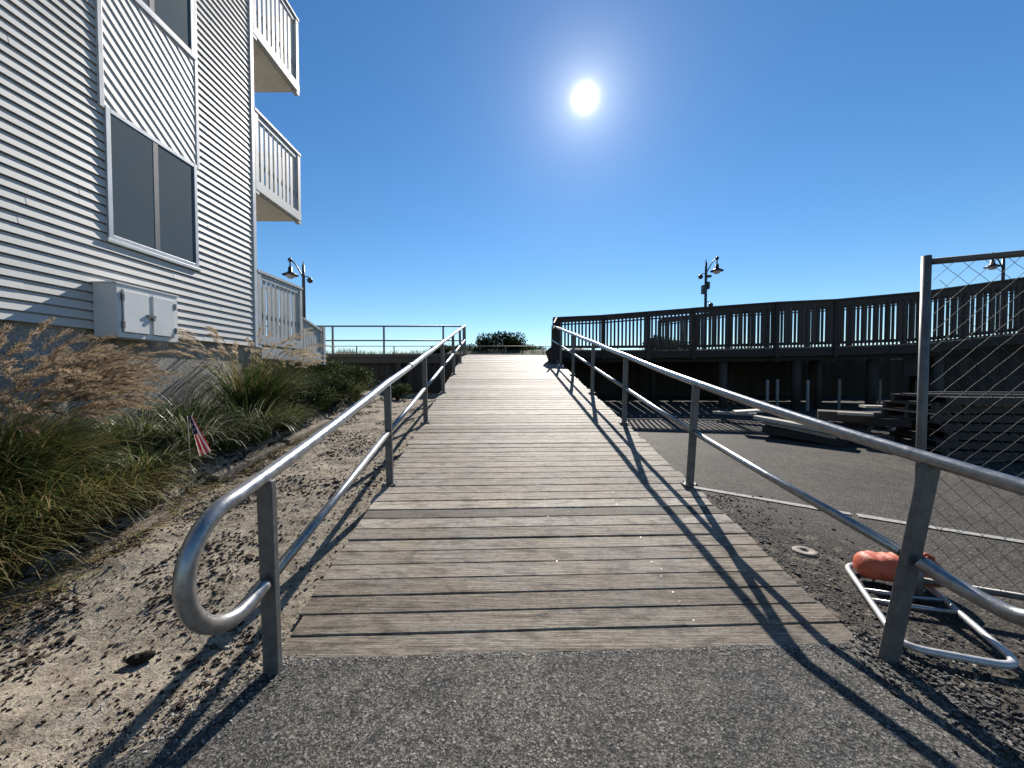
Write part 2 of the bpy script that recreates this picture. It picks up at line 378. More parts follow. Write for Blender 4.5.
# bright screw heads, worn shiny
mb = MB(); y = Y0+.05; 
while y < YT:
    for fx, n in ((.04, 2), (.50, 1), (.72, 2), (.965, 2)):
        for k in range(n):
            if random.random() < .55: continue
            x = XL(y)+(XR(y)-XL(y))*fx + rnd(-.03, .03); yy = y + (k*.07 if n > 1 else .03)
            r = rnd(.0025, .005); z = ZR(yy)+.004
            mb.poly([(x+r*math.cos(a*math.pi/3), yy+skew(x)+r*math.sin(a*math.pi/3), z) for a in range(6)])
    y += pitch
mb.build('screw_heads', plain('bright_screw', (.5, .48, .45), (.75, .72, .68), .35, 5, metal=.5), ramp_o)['kind'] = 'stuff'
for s in (0, 1):
    mb = MB(); X = XL if s == 0 else XR; off = .045 if s == 0 else -.045
    for a, b in zip(frange(Y0+.06, YT, 2)[:-1], frange(Y0+.06, YT, 2)[1:]):
        za, zb = ZR(a)-.042, ZR(b)-.042; ba, bb = max(-.05, za-.28), max(-.05, zb-.28)
        xa, xb = X(a)+off, X(b)+off; w = .04 if s == 0 else -.04
        lo, hi = min(0, w), max(0, w)
        mb.hexa([(xa+lo, a, ba), (xa+hi, a, ba), (xb+hi, b, bb), (xb+lo, b, bb), (xa+lo, a, za), (xa+hi, a, za), (xb+hi, b, zb), (xb+lo, b, zb)], .4)
    mb.build('stringer', M['hwood'], ramp_o)
    for yy in (6, 8, 10, 12):
        mb = MB(); x = X(yy)+off*2.4
        mb.box(x-.07, x+.07, yy-.07, yy+.07, .1, ZR(yy)-.044, .3); mb.build('support_post', M['oldwood'], ramp_o)
mb = MB()
for yy in frange(5, 13.6, .145):               # close boarded underside skirt
    x = XR(yy)-.12; mb.box(x-.02, x, yy, yy+.135, .05, ZR(yy)-.3, rnd(.1, .6))
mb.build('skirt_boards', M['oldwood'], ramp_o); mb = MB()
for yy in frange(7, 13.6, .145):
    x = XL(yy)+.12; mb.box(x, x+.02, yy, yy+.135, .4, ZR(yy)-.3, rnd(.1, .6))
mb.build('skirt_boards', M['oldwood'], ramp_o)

# ------------------------------------------------------------------ handrails on the ramp
RH = 1.08; MH = .565
def arc_loop(post_top, post_mid, reach, xdrift=0):
    """plan points of the return bend that joins top and mid rail in front of the first post"""
    zt, zm = post_top.z, post_mid.z; r = (zt-zm)/2; pts = []
    yc = post_top.y - reach + r; x = post_top.x
    for i in range(19):
        a = math.pi/2 + math.pi*i/18
        k = i/18
        pts.append(Vector((post_top.x*(1-k)+post_mid.x*k + xdrift*math.sin(math.pi*k), yc + r*math.cos(a), (zt+zm)/2 + r*math.sin(a))))
    return pts
def handrail(side):
    left = side < 0
    PX = (lambda y: XL(y)+.055) if left else (lambda y: 1.975-.044*(y-2.02)+.0)
    base = Vector((PX(1.98), 1.98, 0))
    o = thing('handrail', ('grey steel pipe handrail along the left edge of the ramp, ending in a looped bend' if left else
        'grey steel pipe handrail along the right edge of the ramp with a leaning end post'), 'handrail', base)
    ys_ = [1.90 if left else 1.98, 3.96, 6.0, 8.0, 10.0, 11.9, 13.75]
    tops, mids = [], []
    for i, y in enumerate(ys_):
        x = PX(y); zb = ZR(y) if i else (-.05 if left else .01)
        if left and i == 0: x = -1.235
        lean = (0, 0)
        if not left: lean = (.2, 0) if i == 0 else ((.055, 0) if i == 1 else (.02, 0))
        else: lean = (-.02, 0)
        xb = x + (.045 if (not left and i == 0) else 0)
        t = Vector((xb+lean[0], y, zb+RH-(.0 if i else .0))); m_ = Vector((xb+lean[0]*.52, y, zb+MH-(.02 if i == 0 and left else 0)))
        tops.append(t); mids.append(m_)
        mb = MB(); w = .078 if i == 0 else .07
        a = Vector((xb, y, zb-.03)); b = t - Vector((0, 0, .022))
        mb.beam(a, b, w, .045, .5, up=(0, 1, 0)); p = mb.build('post', M['galv_post'], o, bevel=.006)
        if i:
            f = MB(); f.box(xb-.075, xb+.075, y-.06, y+.06, zb+.001, zb+.012); 
            for sx in (-.055, .055):
                for sy in (-.042, .042): f.lathe((xb+sx, y+sy, zb+.012), [(.011, 0), (.011, .012), (0, .014)], 6)
            f.build('base_plate', M['galv_post'], p)
    # top rail and return bend: one bent pipe
    mid0 = mids[0] + Vector((0, 0, -.0))
    lowz = .455 if left else .5
    lt = tops[0].copy(); lm = Vector((mids[0].x if left else mids[0].x+.05, mids[0].y, lowz))
    loop = arc_loop(Vector((lt.x if left else lt.x+.03, lt.y, lt.z-.04)), lm, .48 if left else .62, -.01 if left else .03)
    path = [t for t in reversed(tops)]
    dense = []
    for a, b in zip(path, path[1:]):
        for k in range(6):
            p = a.lerp(b, k/6); p.z -= .010*math.sin(math.pi*k/6); dense.append(p)
    d0 = (tops[0]-tops[1]).normalized()
    dense += [tops[0], tops[0] + Vector((d0.x*.08, d0.y*.1, -.02))]
    end = [lm.lerp(mids[0], .35) + Vector((0, -.13, 0)), mids[0]+Vector((0, -.045, 0))]
    full = dense[:-2] + loop + end
    k0 = len(dense) - 4
    for _ in range(3):
        head, tail = full[:k0], full[k0:]
        sm_ = [tail[0]]
        for a_, b_ in zip(tail, tail[1:]): sm_ += [a_.lerp(b_, .25), a_.lerp(b_, .75)]
        full = head + sm_ + [tail[-1]]
    thin = full[:k0]; last = full[k0-1]
    for p_ in full[k0:]:
        if (p_-last).length > .018: thin.append(p_); last = p_
    mb = MB(); mb.tube(thin, .0365, 14); mb.build('top_rail', M['galv'], o)
    for i in range(len(mids)-1):
        a, b = mids[i], mids[i+1]; d = (b-a).normalized()
        mb = MB(); mb.tube([a+d*.035, a.lerp(b, .5)+Vector((0, 0, -.008)), b-d*.025], .0285, 12); mb.build('mid_rail', M['galv'], o)
    for k in ((.52, 1),) if left else ():
        a, b = tops[k[1]-0], tops[k[1]+1]; p = a.lerp(b, k[0]); d = (b-a).normalized()
        mb = MB(); mb.tube([p-d*.045, p+d*.045], .0395, 14); mb.build('pipe_sleeve', M['galv'], o)
    return tops, mids
TL, ML_ = handrail(-1)
TR, MR_ = handrail(1)

# ------------------------------------------------------------------ boardwalk
ZB = 2.27
bw = thing('boardwalk', 'raised timber boardwalk crossing behind the top of the ramp, on a dark bulkhead', 'boardwalk', (-8, 14, .8))
mb = MB(); y = YT
while y < 24.4:
    mb.box(-45, XR(YT)+.02 if y < 17.9 else 45, y, y+.135, ZB-.04, ZB+rnd(-.002, .002), rnd(.2, .9)); y += .142
mb.build('deck_planks', M['deck'], bw)
mb = MB(); mb.box(-45, XL(YT)-.03, 13.84, 13.89, ZB-.11, ZB+.01, .9); mb.box(-45, XL(YT)-.03, 13.86, 13.9, ZB-.32, ZB-.125, .7)
mb.build('rim_boards', M['hwood'], bw)
mb = MB(); x = -45
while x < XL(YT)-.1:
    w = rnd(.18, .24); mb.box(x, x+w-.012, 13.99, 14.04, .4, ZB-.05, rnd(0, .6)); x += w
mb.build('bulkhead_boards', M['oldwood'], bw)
for x in (-2.3, -4.2, -6.1, -8.0):
    mb = MB(); mb.box(x-.1, x+.1, 13.87, 13.985, .4, ZB-.33, .5); mb.build('bulkhead_post', M['oldwood'], bw)

def metal_rail(name, label, y, xs_, z0, h, mid, rt=.024, group=None):
    o = thing(name, label, 'railing', (xs_[0], y, z0), group)
    for x in xs_:
        mb = MB(); mb.beam((x, y, z0), (x, y, z0+h-.02), .06, .05); mb.build('post', M['galv_post'], o)
    for nm, hh in (('top_rail', h), ('mid_rail', mid)):
        mb = MB(); mb.tube([(xs_[0], y, z0+hh), (xs_[-1], y, z0+hh)], rt if nm == 'top_rail' else rt*.85, 10); mb.build(nm, M['galv_post'], o)
    return o
metal_rail('metal_railing', 'grey two bar metal railing on the near edge of the boardwalk, left of the ramp', 13.95, [-1.8, -2.55, -4.75, -6.65, -8.6, -10.5, -12.5], ZB, 1.05, .52, .03)
metal_rail('metal_railing', 'thin distant metal railing on the seaward edge of the boardwalk before the dunes', 24.2, [-22+2.4*i for i in range(17)], ZB, 1.07, .55, .022)

# ------------------------------------------------------------------ elevated wooden walkway on piles
LINE = [(1.55, 13.75, 2.43, 3.62), (3.3, 13.6, 2.42, 3.68), (6.5, 13.5, 2.43, 3.92), (8.75, 12.45, 2.43, 3.93), (10.35, 12.05, 2.44, 3.94), (12.1, 11.1, 2.46, 3.98), (14.2, 10.2, 2.7, 4.22), (18.5, 8.9, 3.0, 4.6)]
BACK = [(6.9, 17.6, 2.43, 4.1), (9.5, 16.5, 2.43, 4.35), (14, 15.6, 2.44, 4.5), (17.5, 14.6, 2.8, 4.75), (23, 13.6, 3.3, 5.3)]
ww = thing('wooden_walkway', 'dark elevated timber walkway on piles at the right, with picket railings along it', 'walkway', (6.5, 13.5, .4))
n = 0
mb = MB()
FR = LINE; 
def along(line, k):
    n = len(line)-1; i = min(n-1, int(k*n)); u = k*n-i
    return [line[i][j]*(1-u)+line[i+1][j]*u for j in range(4)]
K = 90
BK = [(1.55, 17.8, 2.43, 0), (3.3, 17.8, 2.42, 0), (8, 17.8, 2.43, 0), (12, 17.7, 2.43, 0), (14, 17.2, 2.44, 0), (17, 16.5, 2.46, 0), (20, 15.5, 2.9, 0), (24, 14, 3.3, 0)]
for i in range(K):
    a, b = along(FR, i/K), along(FR, (i+.93)/K); c, d = along(BK, (i+.93)/K), along(BK, i/K)
    t = rnd(.1, .9)
    mb.hexa([(a[0], a[1], a[2]-.04), (b[0], b[1], b[2]-.04), (c[0], c[1], c[2]-.04), (d[0], d[1], d[2]-.04), (a[0], a[1], a[2]), (b[0], b[1], b[2]), (c[0], c[1], c[2]), (d[0], d[1], d[2])], t)
mb.build('deck_planks', M['deck'], ww)
def rail_run(line, front):
    for a, b in zip(line, line[1:]):
        A = Vector(a[:2]); B = Vector(b[:2]); L = (B-A).length; d = (B-A)/L
        nb = max(1, round(L/1.75))
        for k in range(nb):
            u0, u1 = k/nb, (k+1)/nb
            p = A.lerp(B, u0); q = A.lerp(B, u1)
            zd0, zd1 = a[2]+(b[2]-a[2])*u0, a[2]+(b[2]-a[2])*u1; zt0, zt1 = a[3]+(b[3]-a[3])*u0, a[3]+(b[3]-a[3])*u1
            mb = MB(); mb.beam((p.x, p.y, zd0-.34), (p.x, p.y, zt0-.05), .13, .13, rnd(.1, .6)); mb.build('post', M['oldwood'], ww)
            m2 = MB(); l = L/nb; cnt = max(2, int(l/.125))
            for i in range(1, cnt):
                u = i/cnt; x, y = p.lerp(q, u); zd = zd0+(zd1-zd0)*u; zt = zt0+(zt1-zt0)*u; j = rnd(-.004, .004)
                m2.beam((x+j, y-.03, zd+.06), (x+j*2, y-.03, zt-.2), .06, .04, rnd(.1, .8))
            P3 = lambda v, z: (v.x, v.y, z)
            m2.beam(P3(p, zd0+.11), P3(q, zd1+.11), .04, .09, .4)
            m2.beam(P3(p, zt0-.128), P3(q, zt1-.128), .045, .15, .4)
            m2.beam(P3(p, zt0-.275), P3(q, zt1-.275), .05, .045, .4)
            m2.build('picket_panel', M['hwood'], ww)
        mb = MB(); mb.beam((*(A-d*.05), a[3]-.025), (*(B+d*.05), b[3]-.025), .16, .045, .5); mb.build('cap_rail', M['hwood'], ww)
        if front:
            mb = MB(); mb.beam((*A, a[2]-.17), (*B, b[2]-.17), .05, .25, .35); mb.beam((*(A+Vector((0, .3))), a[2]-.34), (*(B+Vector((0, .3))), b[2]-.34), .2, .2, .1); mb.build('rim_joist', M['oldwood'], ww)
rail_run(LINE, True); rail_run(BACK, False)
# end return of the railing down to the ramp
mb = MB(); mb.beam((1.6, 13.5, 3.55), (1.42, 12.75, 3.26), .05, .06, .0); mb.beam((1.6, 13.5, 3.35), (1.42, 12.75, 3.05), .04, .1, .0); mb.build('cap_rail', M['hwood'], ww)
mb = MB(); mb.box(1.53, 1.75, 13.55, 13.77, 1.9, 3.56, .3); mb.build('end_post', M['oldwood'], ww)
for (x, y, w) in ((4.3, 14.2, .26), (7.6, 13.5, .28), (9.55, 12.6, .28), (10.3, 12.6, .2), (11.4, 11.9, .3), (12.7, 11.2, .26), (15.2, 10.4, .3), (6, 16, .28), (9, 15.5, .28), (12, 15, .28), (15, 14, .28)):
    mb = MB(); z0 = lerp_tab(y, PR); mb.tube([(x, y, z0-.1), (x+rnd(-.02, .02), y, 2.1)], [w*.5, w*.47], 12, rnd(.3, 1)); mb.build('pile', M['oldwood'], ww)
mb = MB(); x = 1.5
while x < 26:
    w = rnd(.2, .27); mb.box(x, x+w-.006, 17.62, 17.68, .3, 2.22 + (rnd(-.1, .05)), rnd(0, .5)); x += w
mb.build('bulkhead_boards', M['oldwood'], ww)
mb = MB()
for a, b in zip(LINE[5:], LINE[6:]):
    n = int(math.hypot(b[0]-a[0], b[1]-a[1])/.2)
    for i in range(n):
        u, u2 = i/n, (i+.97)/n
        P0 = [a[j]+(b[j]-a[j])*u for j in range(4)]; P1 = [a[j]+(b[j]-a[j])*u2 for j in range(4)]
        mb.hexa([(P0[0], P0[1]+.5, 1.5), (P1[0], P1[1]+.5, 1.5), (P1[0], P1[1]+.53, 1.5), (P0[0], P0[1]+.53, 1.5), (P0[0], P0[1]+.5, P0[2]-.05), (P1[0], P1[1]+.5, P1[2]-.05), (P1[0], P1[1]+.53, P1[2]-.05), (P0[0], P0[1]+.53, P0[2]-.05)], rnd(.1, .6))
mb.build('skirt_boards', M['oldwood'], ww)
# leaning dark board at the ramp top
mb = MB(); 
mb.hexa([(1.18, 11.9, ZR(11.9)+.005), (1.42, 11.85, ZR(11.85)+.005), (1.43, 12.45, ZR(12.45)+.005), (1.2, 12.5, ZR(12.5)+.005),
         (1.06, 12.05, ZR(12)+.36), (1.36, 11.98, ZR(12)+.60), (1.4, 12.4, ZR(12.4)+.5), (1.12, 12.45, ZR(12.4)+.34)], .1)
tag(mb.build('toe_board', M['oldwood'], loc=(1.3, 12.1, ZR(12.1)), bevel=.01), 'dark angled timber block at the top right corner of the ramp', 'timber block')
# short posts under the walkway
for i, (px, top, bot) in enumerate([(767.5, 378, 403), (777.5, 379, 402), (808, 377, 404), (839.5, 377, 405), (872, 377, 406), (880, 377, 406), (917, 376, 410)]):
    y = 12.2 if i in (0, 2, 6) else 12.6; x = (px-512)/F*y; z0 = lerp_tab(y, PR)
    mb = MB(); r = .045
    mb.lathe((x, y, z0-.05), [(r, 0), (r, 1.02), (r*.75, 1.07), (0, 1.09)], 10)
    o = mb.build('short_post', M['pvc'], loc=(x, y, z0))
    lab = ['thin pale post under the walkway, leftmost of the row', 'thin grey post close beside the leftmost post under the walkway', 'pale topped post under the walkway left of centre in the row', 'thin grey post alone in the middle of the row under the walkway', 'left post of the close pair under the walkway', 'right post of the close pair under the walkway', 'pale topped post under the walkway beside the fence upright'][i]
    tag(o, lab, 'post', 'short posts under the walkway')

# ------------------------------------------------------------------ building
WX = -4.95
bld = thing('apartment_building', 'white vinyl sided apartment building at the left with seaside balconies', 'building', (WX, 3, .9))
e = .1085; ZS = 2.08; YC = 7.27; YN = -4.0
mb = MB(); lap = .0185
for k in range(86):
    z0 = ZS + k*e; z1 = z0 + e
    cuts = [YN] + sorted(random.sample([YN+i*.6+rnd(-.2, .2) for i in range(1, 18)], 3)) + [YC]
    for i, (a, b) in enumerate(zip(cuts, cuts[1:])):
        t = rnd(.2, .8); off = .0018*(i % 2)
        zt_ = z1-.018
        p = [(WX+lap+off, a, z0), (WX+lap+off, b+.02*(i < len(cuts)-2), z0), (WX+.001+off, b+.02*(i < len(cuts)-2), zt_), (WX+.001+off, a, zt_)]
        n = len(mb.v); mb.v += p + [(WX-.034, a, z0), (WX-.034, b, z0)]
        mb.face((n, n+1, n+2, n+3), t); mb.face((n+4, n+5, n+1, n), t); m_ = len(mb.v); mb.v += [(WX-.034, a, zt_-.004), (WX-.034, b, zt_-.004)]; mb.face((n+3, n+2, m_+1, m_), t)
mb.build('siding', M['siding'], bld)
mb = MB(); mb.box(WX-9, WX-.035, YN, YC-.01, ZS+.005, ZS+86*e, .5); mb.build('wall', M['trim'], bld)
mb = MB(); mb.box(WX-9, WX-.06, YN, YC-.06, .2, ZS+.004); mb.build('foundation', M['pebble'], bld)
mb = MB(); mb.box(WX-.06, WX+.03, YC-.055, YC+.03, ZS-.01, ZS+86*e); mb.build('corner_trim', M['trim'], bld, bevel=.004)
# window bay
YA, YB = 4.62, 5.94; D0 = WX+.016
import bmesh as _bm
def diag_panel(ya, yb, za, zb):
    bm = _bm.new(); ang = R(-38); ex = .118
    dv = Vector((0, math.cos(ang), math.sin(ang))); nv = Vector((0, -math.sin(ang), math.cos(ang)))
    c = Vector((0, (ya+yb)/2, (za+zb)/2))
    for k in range(-16, 17):
        a = c + nv*(k*ex); b = c + nv*((k+1)*ex)
        q = [a-dv*3+Vector((D0+.014, 0, 0)), a+dv*3+Vector((D0+.014, 0, 0)), b+dv*3+Vector((D0+.002, 0, 0)), b-dv*3+Vector((D0+.002, 0, 0))]
        vs = [bm.verts.new(p) for p in q]; bm.faces.new(vs)
        w = [bm.verts.new(p) for p in (a-dv*3+Vector((D0-.001, 0, 0)), a+dv*3+Vector((D0-.001, 0, 0)), a+dv*3+Vector((D0+.014, 0, 0)), a-dv*3+Vector((D0+.014, 0, 0)))]; bm.faces.new(w)
    for co, no in (((0, ya, 0), (0, -1, 0)), ((0, yb, 0), (0, 1, 0)), ((0, 0, za), (0, 0, -1)), ((0, 0, zb), (0, 0, 1))):
        _bm.ops.bisect_plane(bm, geom=bm.verts[:]+bm.edges[:]+bm.faces[:], plane_co=co, plane_no=no, clear_outer=True)
    bm.verts.index_update()
    mb = MB(); mb.v = [tuple(v.co) for v in bm.verts]
    for f in bm.faces: mb.face([v.index for v in f.verts], .7)
    bm.free(); return mb.build('diagonal_siding_panel', M['siding'], bld)
def window(za, zb):
    f = MB(); w = .055; X0, X1 = WX+.004, WX+.036
    f.box(X0, X1, YA, YA+w, za, zb); f.box(X0, X1, YB-w, YB, za, zb); f.box(X0, X1-.001, YA+w, YB-w, za, za+w); f.box(X0, X1-.001, YA+w, YB-w, zb-w, zb)
    win = f.build('window', M['frame'], bld, bevel=.004)
    f = MB(); f.box(X0, X1+.008, YA-.02, YB+.02, za-.045, za-.002); f.build('sill', M['trim'], win, bevel=.004)
    ym = (YA+YB)/2 - .02
    f = MB(); f.box(WX+.022, WX+.031, ym-.035, ym+.035, za+w, zb-w); f.build('mullion', M['mull'], win)
    f = MB(); f.box(WX+.012, WX+.0285, YA+w, ym-.035, za+w, zb-w); f.build('pane', M['glass'], win)
    f = MB(); f.box(WX+.012, WX+.0255, ym+.035, YB-w, za+w, zb-w); f.build('pane', M['glass'], win)
window(3.21, 4.80); window(6.46, 8.1); window(9.7, 11.2)
diag_panel(YA, YB, 4.805, 6.41); diag_panel(YA, YB, 8.105, 9.645); diag_panel(YA, YB, 11.2, 11.4)
for y in (YA-.06, YB+.002):
    mb = MB(); mb.box(WX+.001, WX+.034, y, y+.055, 4.76, ZS+86*e); mb.build('bay_trim', M['trim'], bld, bevel=.004)
# balconies on the seaward face
def balcony(zf, top, skirt=False):
    f = MB(); f.box(WX-3.2, WX-.02, YC+.04, 8.82, zf+.02, zf+.2); b = f.build('balcony', M['white_wood'], bld)
    f = MB(); f.box(WX-3.15, WX-.06, YC+.05, 8.78, zf, zf+.015); f.build('soffit', M['soffit'], b)
    f = MB(); f.box(WX-.055, WX+.03, YC+.04, 8.86, zf+.03, zf+.215); f.build('fascia', M['white_wood'], b)
    f = MB(); f.box(WX-.06, WX+.035, YC+.04, 8.88, top-.05, top); f.box(WX-3.2, WX-.065, 8.80, 8.885, top-.05, top); f.build('top_rail', M['white_wood'], b)
    f = MB(); y = YC+.1
    while y < 8.74:
        f.box(WX-.03, WX-.006, y, y+.085, zf+.22, top-.051); y += .142
    x = WX-.2
    while x > WX-3.1:
        f.box(x, x+.085, 8.815, 8.84, zf+.22, top-.051); x -= .142
    f.build('picket_panel', M['white_wood'], b)
    f = MB(); f.box(WX-.02, WX+.012, YC+.06, 8.75, top-.17, top-.08); f.build('side_rail', M['white_wood'], b)
    f = MB(); f.box(WX-.052, WX-.035, YC+.06, 8.75, zf+.55, zf+.64); f.build('side_rail', M['white_wood'], b)
    for y in (YC+.045, 8.76):
        f = MB(); f.box(WX-.07, WX+.025, y, y+.095, zf-.04, top-.051); f.build('corner_post', M['white_wood'], b)
    return b
balcony(8.02, 9.72); balcony(5.08, 6.66); balcony(2.1, 3.58)
# ground level deck return with low fence and white skirting
f = MB(); f.box(WX-.04, WX+.02, 8.9, 9.8, 1.86, 2.1); f.box(WX-.04, WX+.02, 7.4, 8.86, 1.86, 2.08); st = f.build('deck_skirting', M['white_wood'], bld)
f = MB(); y = 8.96
while y < 9.75:
    t = 2.88-.2*(y-8.74); f.box(WX-.03, WX-.006, y, y+.085, 2.1, t-.04); y += .115
f.hexa([(WX-.05, 8.9, 2.84), (WX+.03, 8.9, 2.84), (WX+.03, 9.85, 2.62), (WX-.05, 9.85, 2.62), (WX-.05, 8.9, 2.89), (WX+.03, 8.9, 2.89), (WX+.03, 9.85, 2.67), (WX-.05, 9.85, 2.67)])
f.build('stair_fence', M['white_wood'], bld)
f = MB(); f.box(WX-.08, WX+.04, 9.8, 9.9, 1.8, 2.78); f.build('end_post', M['white_wood'], bld)
f = MB(); f.tube([(WX-.02, 4.62, 2.1), (WX+.03, 4.65, 1.9), (WX-.01, 4.6, 1.6), (WX-.01, 4.6, .9)], .022, 8); f.build('cable_conduit', M['hinge'], bld)

# utility cabinet
cab = thing('utility_cabinet', 'pale grey two door metal utility cabinet hung low on the sided wall', 'cabinet', (WX+.15, 4.85, 2.02))
y0, y1, z0, z1, xf = 4.44, 5.24, 1.99, 2.62, WX+.30
mb = MB(); mb.box(WX+.013, xf-.02, y0, y1, z0, z1); mb.build('body', M['cabinet'], cab, bevel=.006)
mb = MB(); mb.box(WX+.0125, xf+.008, y0-.015, y1+.015, z1+.001, z1+.018); mb.build('lid_flange', M['cabinet'], cab)
ym = (y0+y1)/2
mb = MB(); mb.box(xf-.019, xf-.003, y0, y0+.05, z0, z1); mb.box(xf-.019, xf-.003, y1-.05, y1, z0, z1); mb.box(xf-.019, xf-.003, y0+.05, y1-.05, z0, z0+.055); mb.box(xf-.019, xf-.003, y0+.05, y1-.05, z1-.055, z1); mb.box(xf-.019, xf-.003, ym-.035, ym+.035, z0+.055, z1-.055); mb.build('face_frame', M['cabinet'], cab)
for a, b, hy in ((y0+.06, ym-.03, y0+.055), (ym+.03, y1-.06, y1-.055)):
    mb = MB(); mb.box(xf-.002, xf+.016, a, b, z0+.065, z1-.065); d = mb.build('door', M['cabinet'], cab, bevel=.004)
    for hz in (z0+.15, z1-.15):
        mb = MB(); mb.box(xf-.001, xf+.022, hy-.014, hy+.014, hz-.04, hz+.04); mb.build('hinge', M['hinge'], d)
mb = MB(); mb.box(xf+.0165, xf+.034, ym-.06, ym+.05, z0+.28, z0+.31); mb.box(xf+.017, xf+.04, ym+.0, ym+.03, z0+.24, z0+.28); mb.build('latch', M['hinge'], cab)

# ------------------------------------------------------------------ street lamps
def lamp(x, y, ztop, dirx, label, extra):
    z0 = ZB
    o = thing('street_lamp', label, 'street lamp', (x, y, z0), 'black street lamps on the boardwalk')
    mb = MB(); mb.tube([(x, y, z0), (x, y, z0+.35), (x, y, z0+.4), (x, y, ztop-.5), (x, y, ztop)], [.13, .12, .075, .06, .05], 12); mb.lathe((x, y, ztop), [(.05, 0), (.03, .05), (.012, .16), (0, .2)], 10); mb.build('pole', M['blackmetal'], o)
    mb = MB(); pts = []
    for i in range(9):
        k = i/8; pts.append((x+dirx*(.04+.5*k), y, ztop-.45+.68*math.sin(k*1.45)))
    mb.tube(pts, .028, 8); ex, ey, ez = pts[-1]; mb.lathe((ex, ey, ez), [(0, -.08), (.08, -.05), (.085, .03), (.03, .1), (0, .12)], 10); mb.tube([(ex, ey, ez), (ex, ey, ez-.3)], .03, 8); mb.build('arm', M['blackmetal'], o)
    mb = MB(); mb.lathe((ex, ey, ez-.62), [(.30, 0), (.31, .015), (.15, .10), (.09, .15), (.075, .34), (0, .36)], 18); mb.build('lamp_shade', M['blackmetal'], o)
    mb = MB(); mb.lathe((ex, ey, ez-.62), [(.17, .005), (.15, -.08), (.08, -.13), (0, -.14)], 14); mb.build('lamp_globe', M['lens'], o)
    for k in extra:
        mb = MB()
        if k[0] == 'cam':
            sx, dz = k[1], k[2]; mb.tube([(x, y, ztop+dz+.1), (x+sx*.2, y, ztop+dz+.1), (x+sx*.25, y, ztop+dz+.06)], .02, 6)
            mb.lathe((x+sx*.26, y, ztop+dz-.08), [(0, -.09), (.08, -.06), (.11, 0), (.11, .07), (.06, .13), (0, .14)], 12); mb.build('camera', M['blackmetal'], o)
        else:
            sx, dz, h, w = k[1:]; mb.box(x+sx-w/2, x+sx+w/2, y-.1, y+.1, ztop+dz-h/2, ztop+dz+h/2); mb.build('equipment_box', M['blackmetal'], o, bevel=.01)
def lx(px, y): return (px-512)/F*y
def lz(py, y): return CAMH + (HOR-py)/F*y
Y = 15.5; lamp(lx(305, Y), Y, lz(266.5, Y), -1, 'black street lamp at the left behind the balcony fence, arm towards the building', [('cam', 1, -.55)])
Y = 18.6; lamp(lx(704.5, Y), Y, lz(264, Y), 1, 'black street lamp above the walkway hung with cameras and boxes', [('cam', -1, -.62), ('box', .12, -.65, .1, .24), ('box', -.11, -1.3, .42, .16), ('box', .1, -1.1, .35, .12), ('cam', 1, -2.0)])
Y = 18.8; lamp(lx(999.5, Y), Y, lz(260, Y), -1, 'black street lamp at the far right, seen through the chain link panel', [])

# ------------------------------------------------------------------ temporary chain link panel, stand, sandbag
fp = thing('chain_link_panel', 'tall temporary chain link fence panel in a steel frame standing in the lot', 'fence', (2.74, 2.5, 0))
A = Vector((2.74, 2.50, 0)); D = Vector((.91, -.41, 0)).normalized(); LEN = 3.4; HT = 2.31
mb = MB(); mb.tube([A+Vector((0, 0, .06)), A+Vector((0, 0, HT+.02))], .0255, 12); mb.build('post', M['galv_post'], fp)
mb = MB(); mb.tube([A+D*LEN+Vector((0, 0, .06)), A+D*LEN+Vector((0, 0, HT+.02))], .0255, 12); mb.build('post', M['galv_post'], fp)
for nm, z in (('top_rail', HT-.02), ('bottom_rail', .16)):
    mb = MB(); mb.tube([A+D*.02+Vector((0, 0, z)), A+D*LEN+Vector((0, 0, z))], .021, 10); mb.build(nm, M['galv_post'], fp)
mb = MB(); sx_, sz_ = .10, .115; zlo, zhi = .17, HT-.03
perp = Vector((-D.y, D.x, 0))
for fam in (1, -1):
    k0 = -int((zhi-zlo)/sz_)-2
    for k in range(k0, int(LEN/sx_)+int((zhi-zlo)/sz_)+2):
        # line u = k*sx + fam*(z-zlo)*sx/sz
        pts = []
        zs = frange(zlo, zhi, sz_/2)
        for i, z in enumerate(zs):
            u = k*sx_ + fam*(z-zlo)*sx_/sz_
            if .015 < u < LEN-.015: pts.append(A + D*u + perp*(.003*(1 if i % 2 else -1)*fam) + Vector((0, 0, z)))
        if len(pts) > 1: mb.tube(pts, .0016, 4, cap=False)
mb.build('wire_mesh', M['wire'], fp)
# stand
sd = thing('fence_stand', 'flat tubular steel fence stand lying beside the end of the ramp under the sandbag', 'fence stand', (2.55, 2.4, 0))
def rounded(c4, r, z):
    pts = []
    n = len(c4)
    for i in range(n):
        p = Vector(c4[i]); a = (Vector(c4[i-1])-p).normalized(); b = (Vector(c4[(i+1) % n])-p).normalized()
        for k in range(7):
            t = k/6; q = (p+a*r)*(1-t)**2 + p*2*t*(1-t) + (p+b*r)*t*t; pts.append((q.x, q.y, z))
    return pts + [pts[0], pts[1]]
CA, CB, CC, CD = (2.62, 2.92), (2.14, 2.02), (2.60, 1.86), (3.02, 2.80)
mb = MB(); mb.tube(rounded([CA, CB, CC, CD], .12, .055), .019, 10, cap=False); mb.build('base_frame', M['palesteel'], sd)
for u in (.40, .53):
    a = Vector(CA).lerp(Vector(CB), u); b = Vector(CD).lerp(Vector(CC), u)
    mb = MB(); mb.tube([(a.x, a.y, .055), (b.x, b.y, .055)], .015, 8); mb.build('cross_bar', M['galv'], sd)
mb = MB(); mb.tube([(2.74, 2.5, .03), (2.74, 2.5, .3)], .031, 12); mb.build('socket', M['galv_post'], sd)
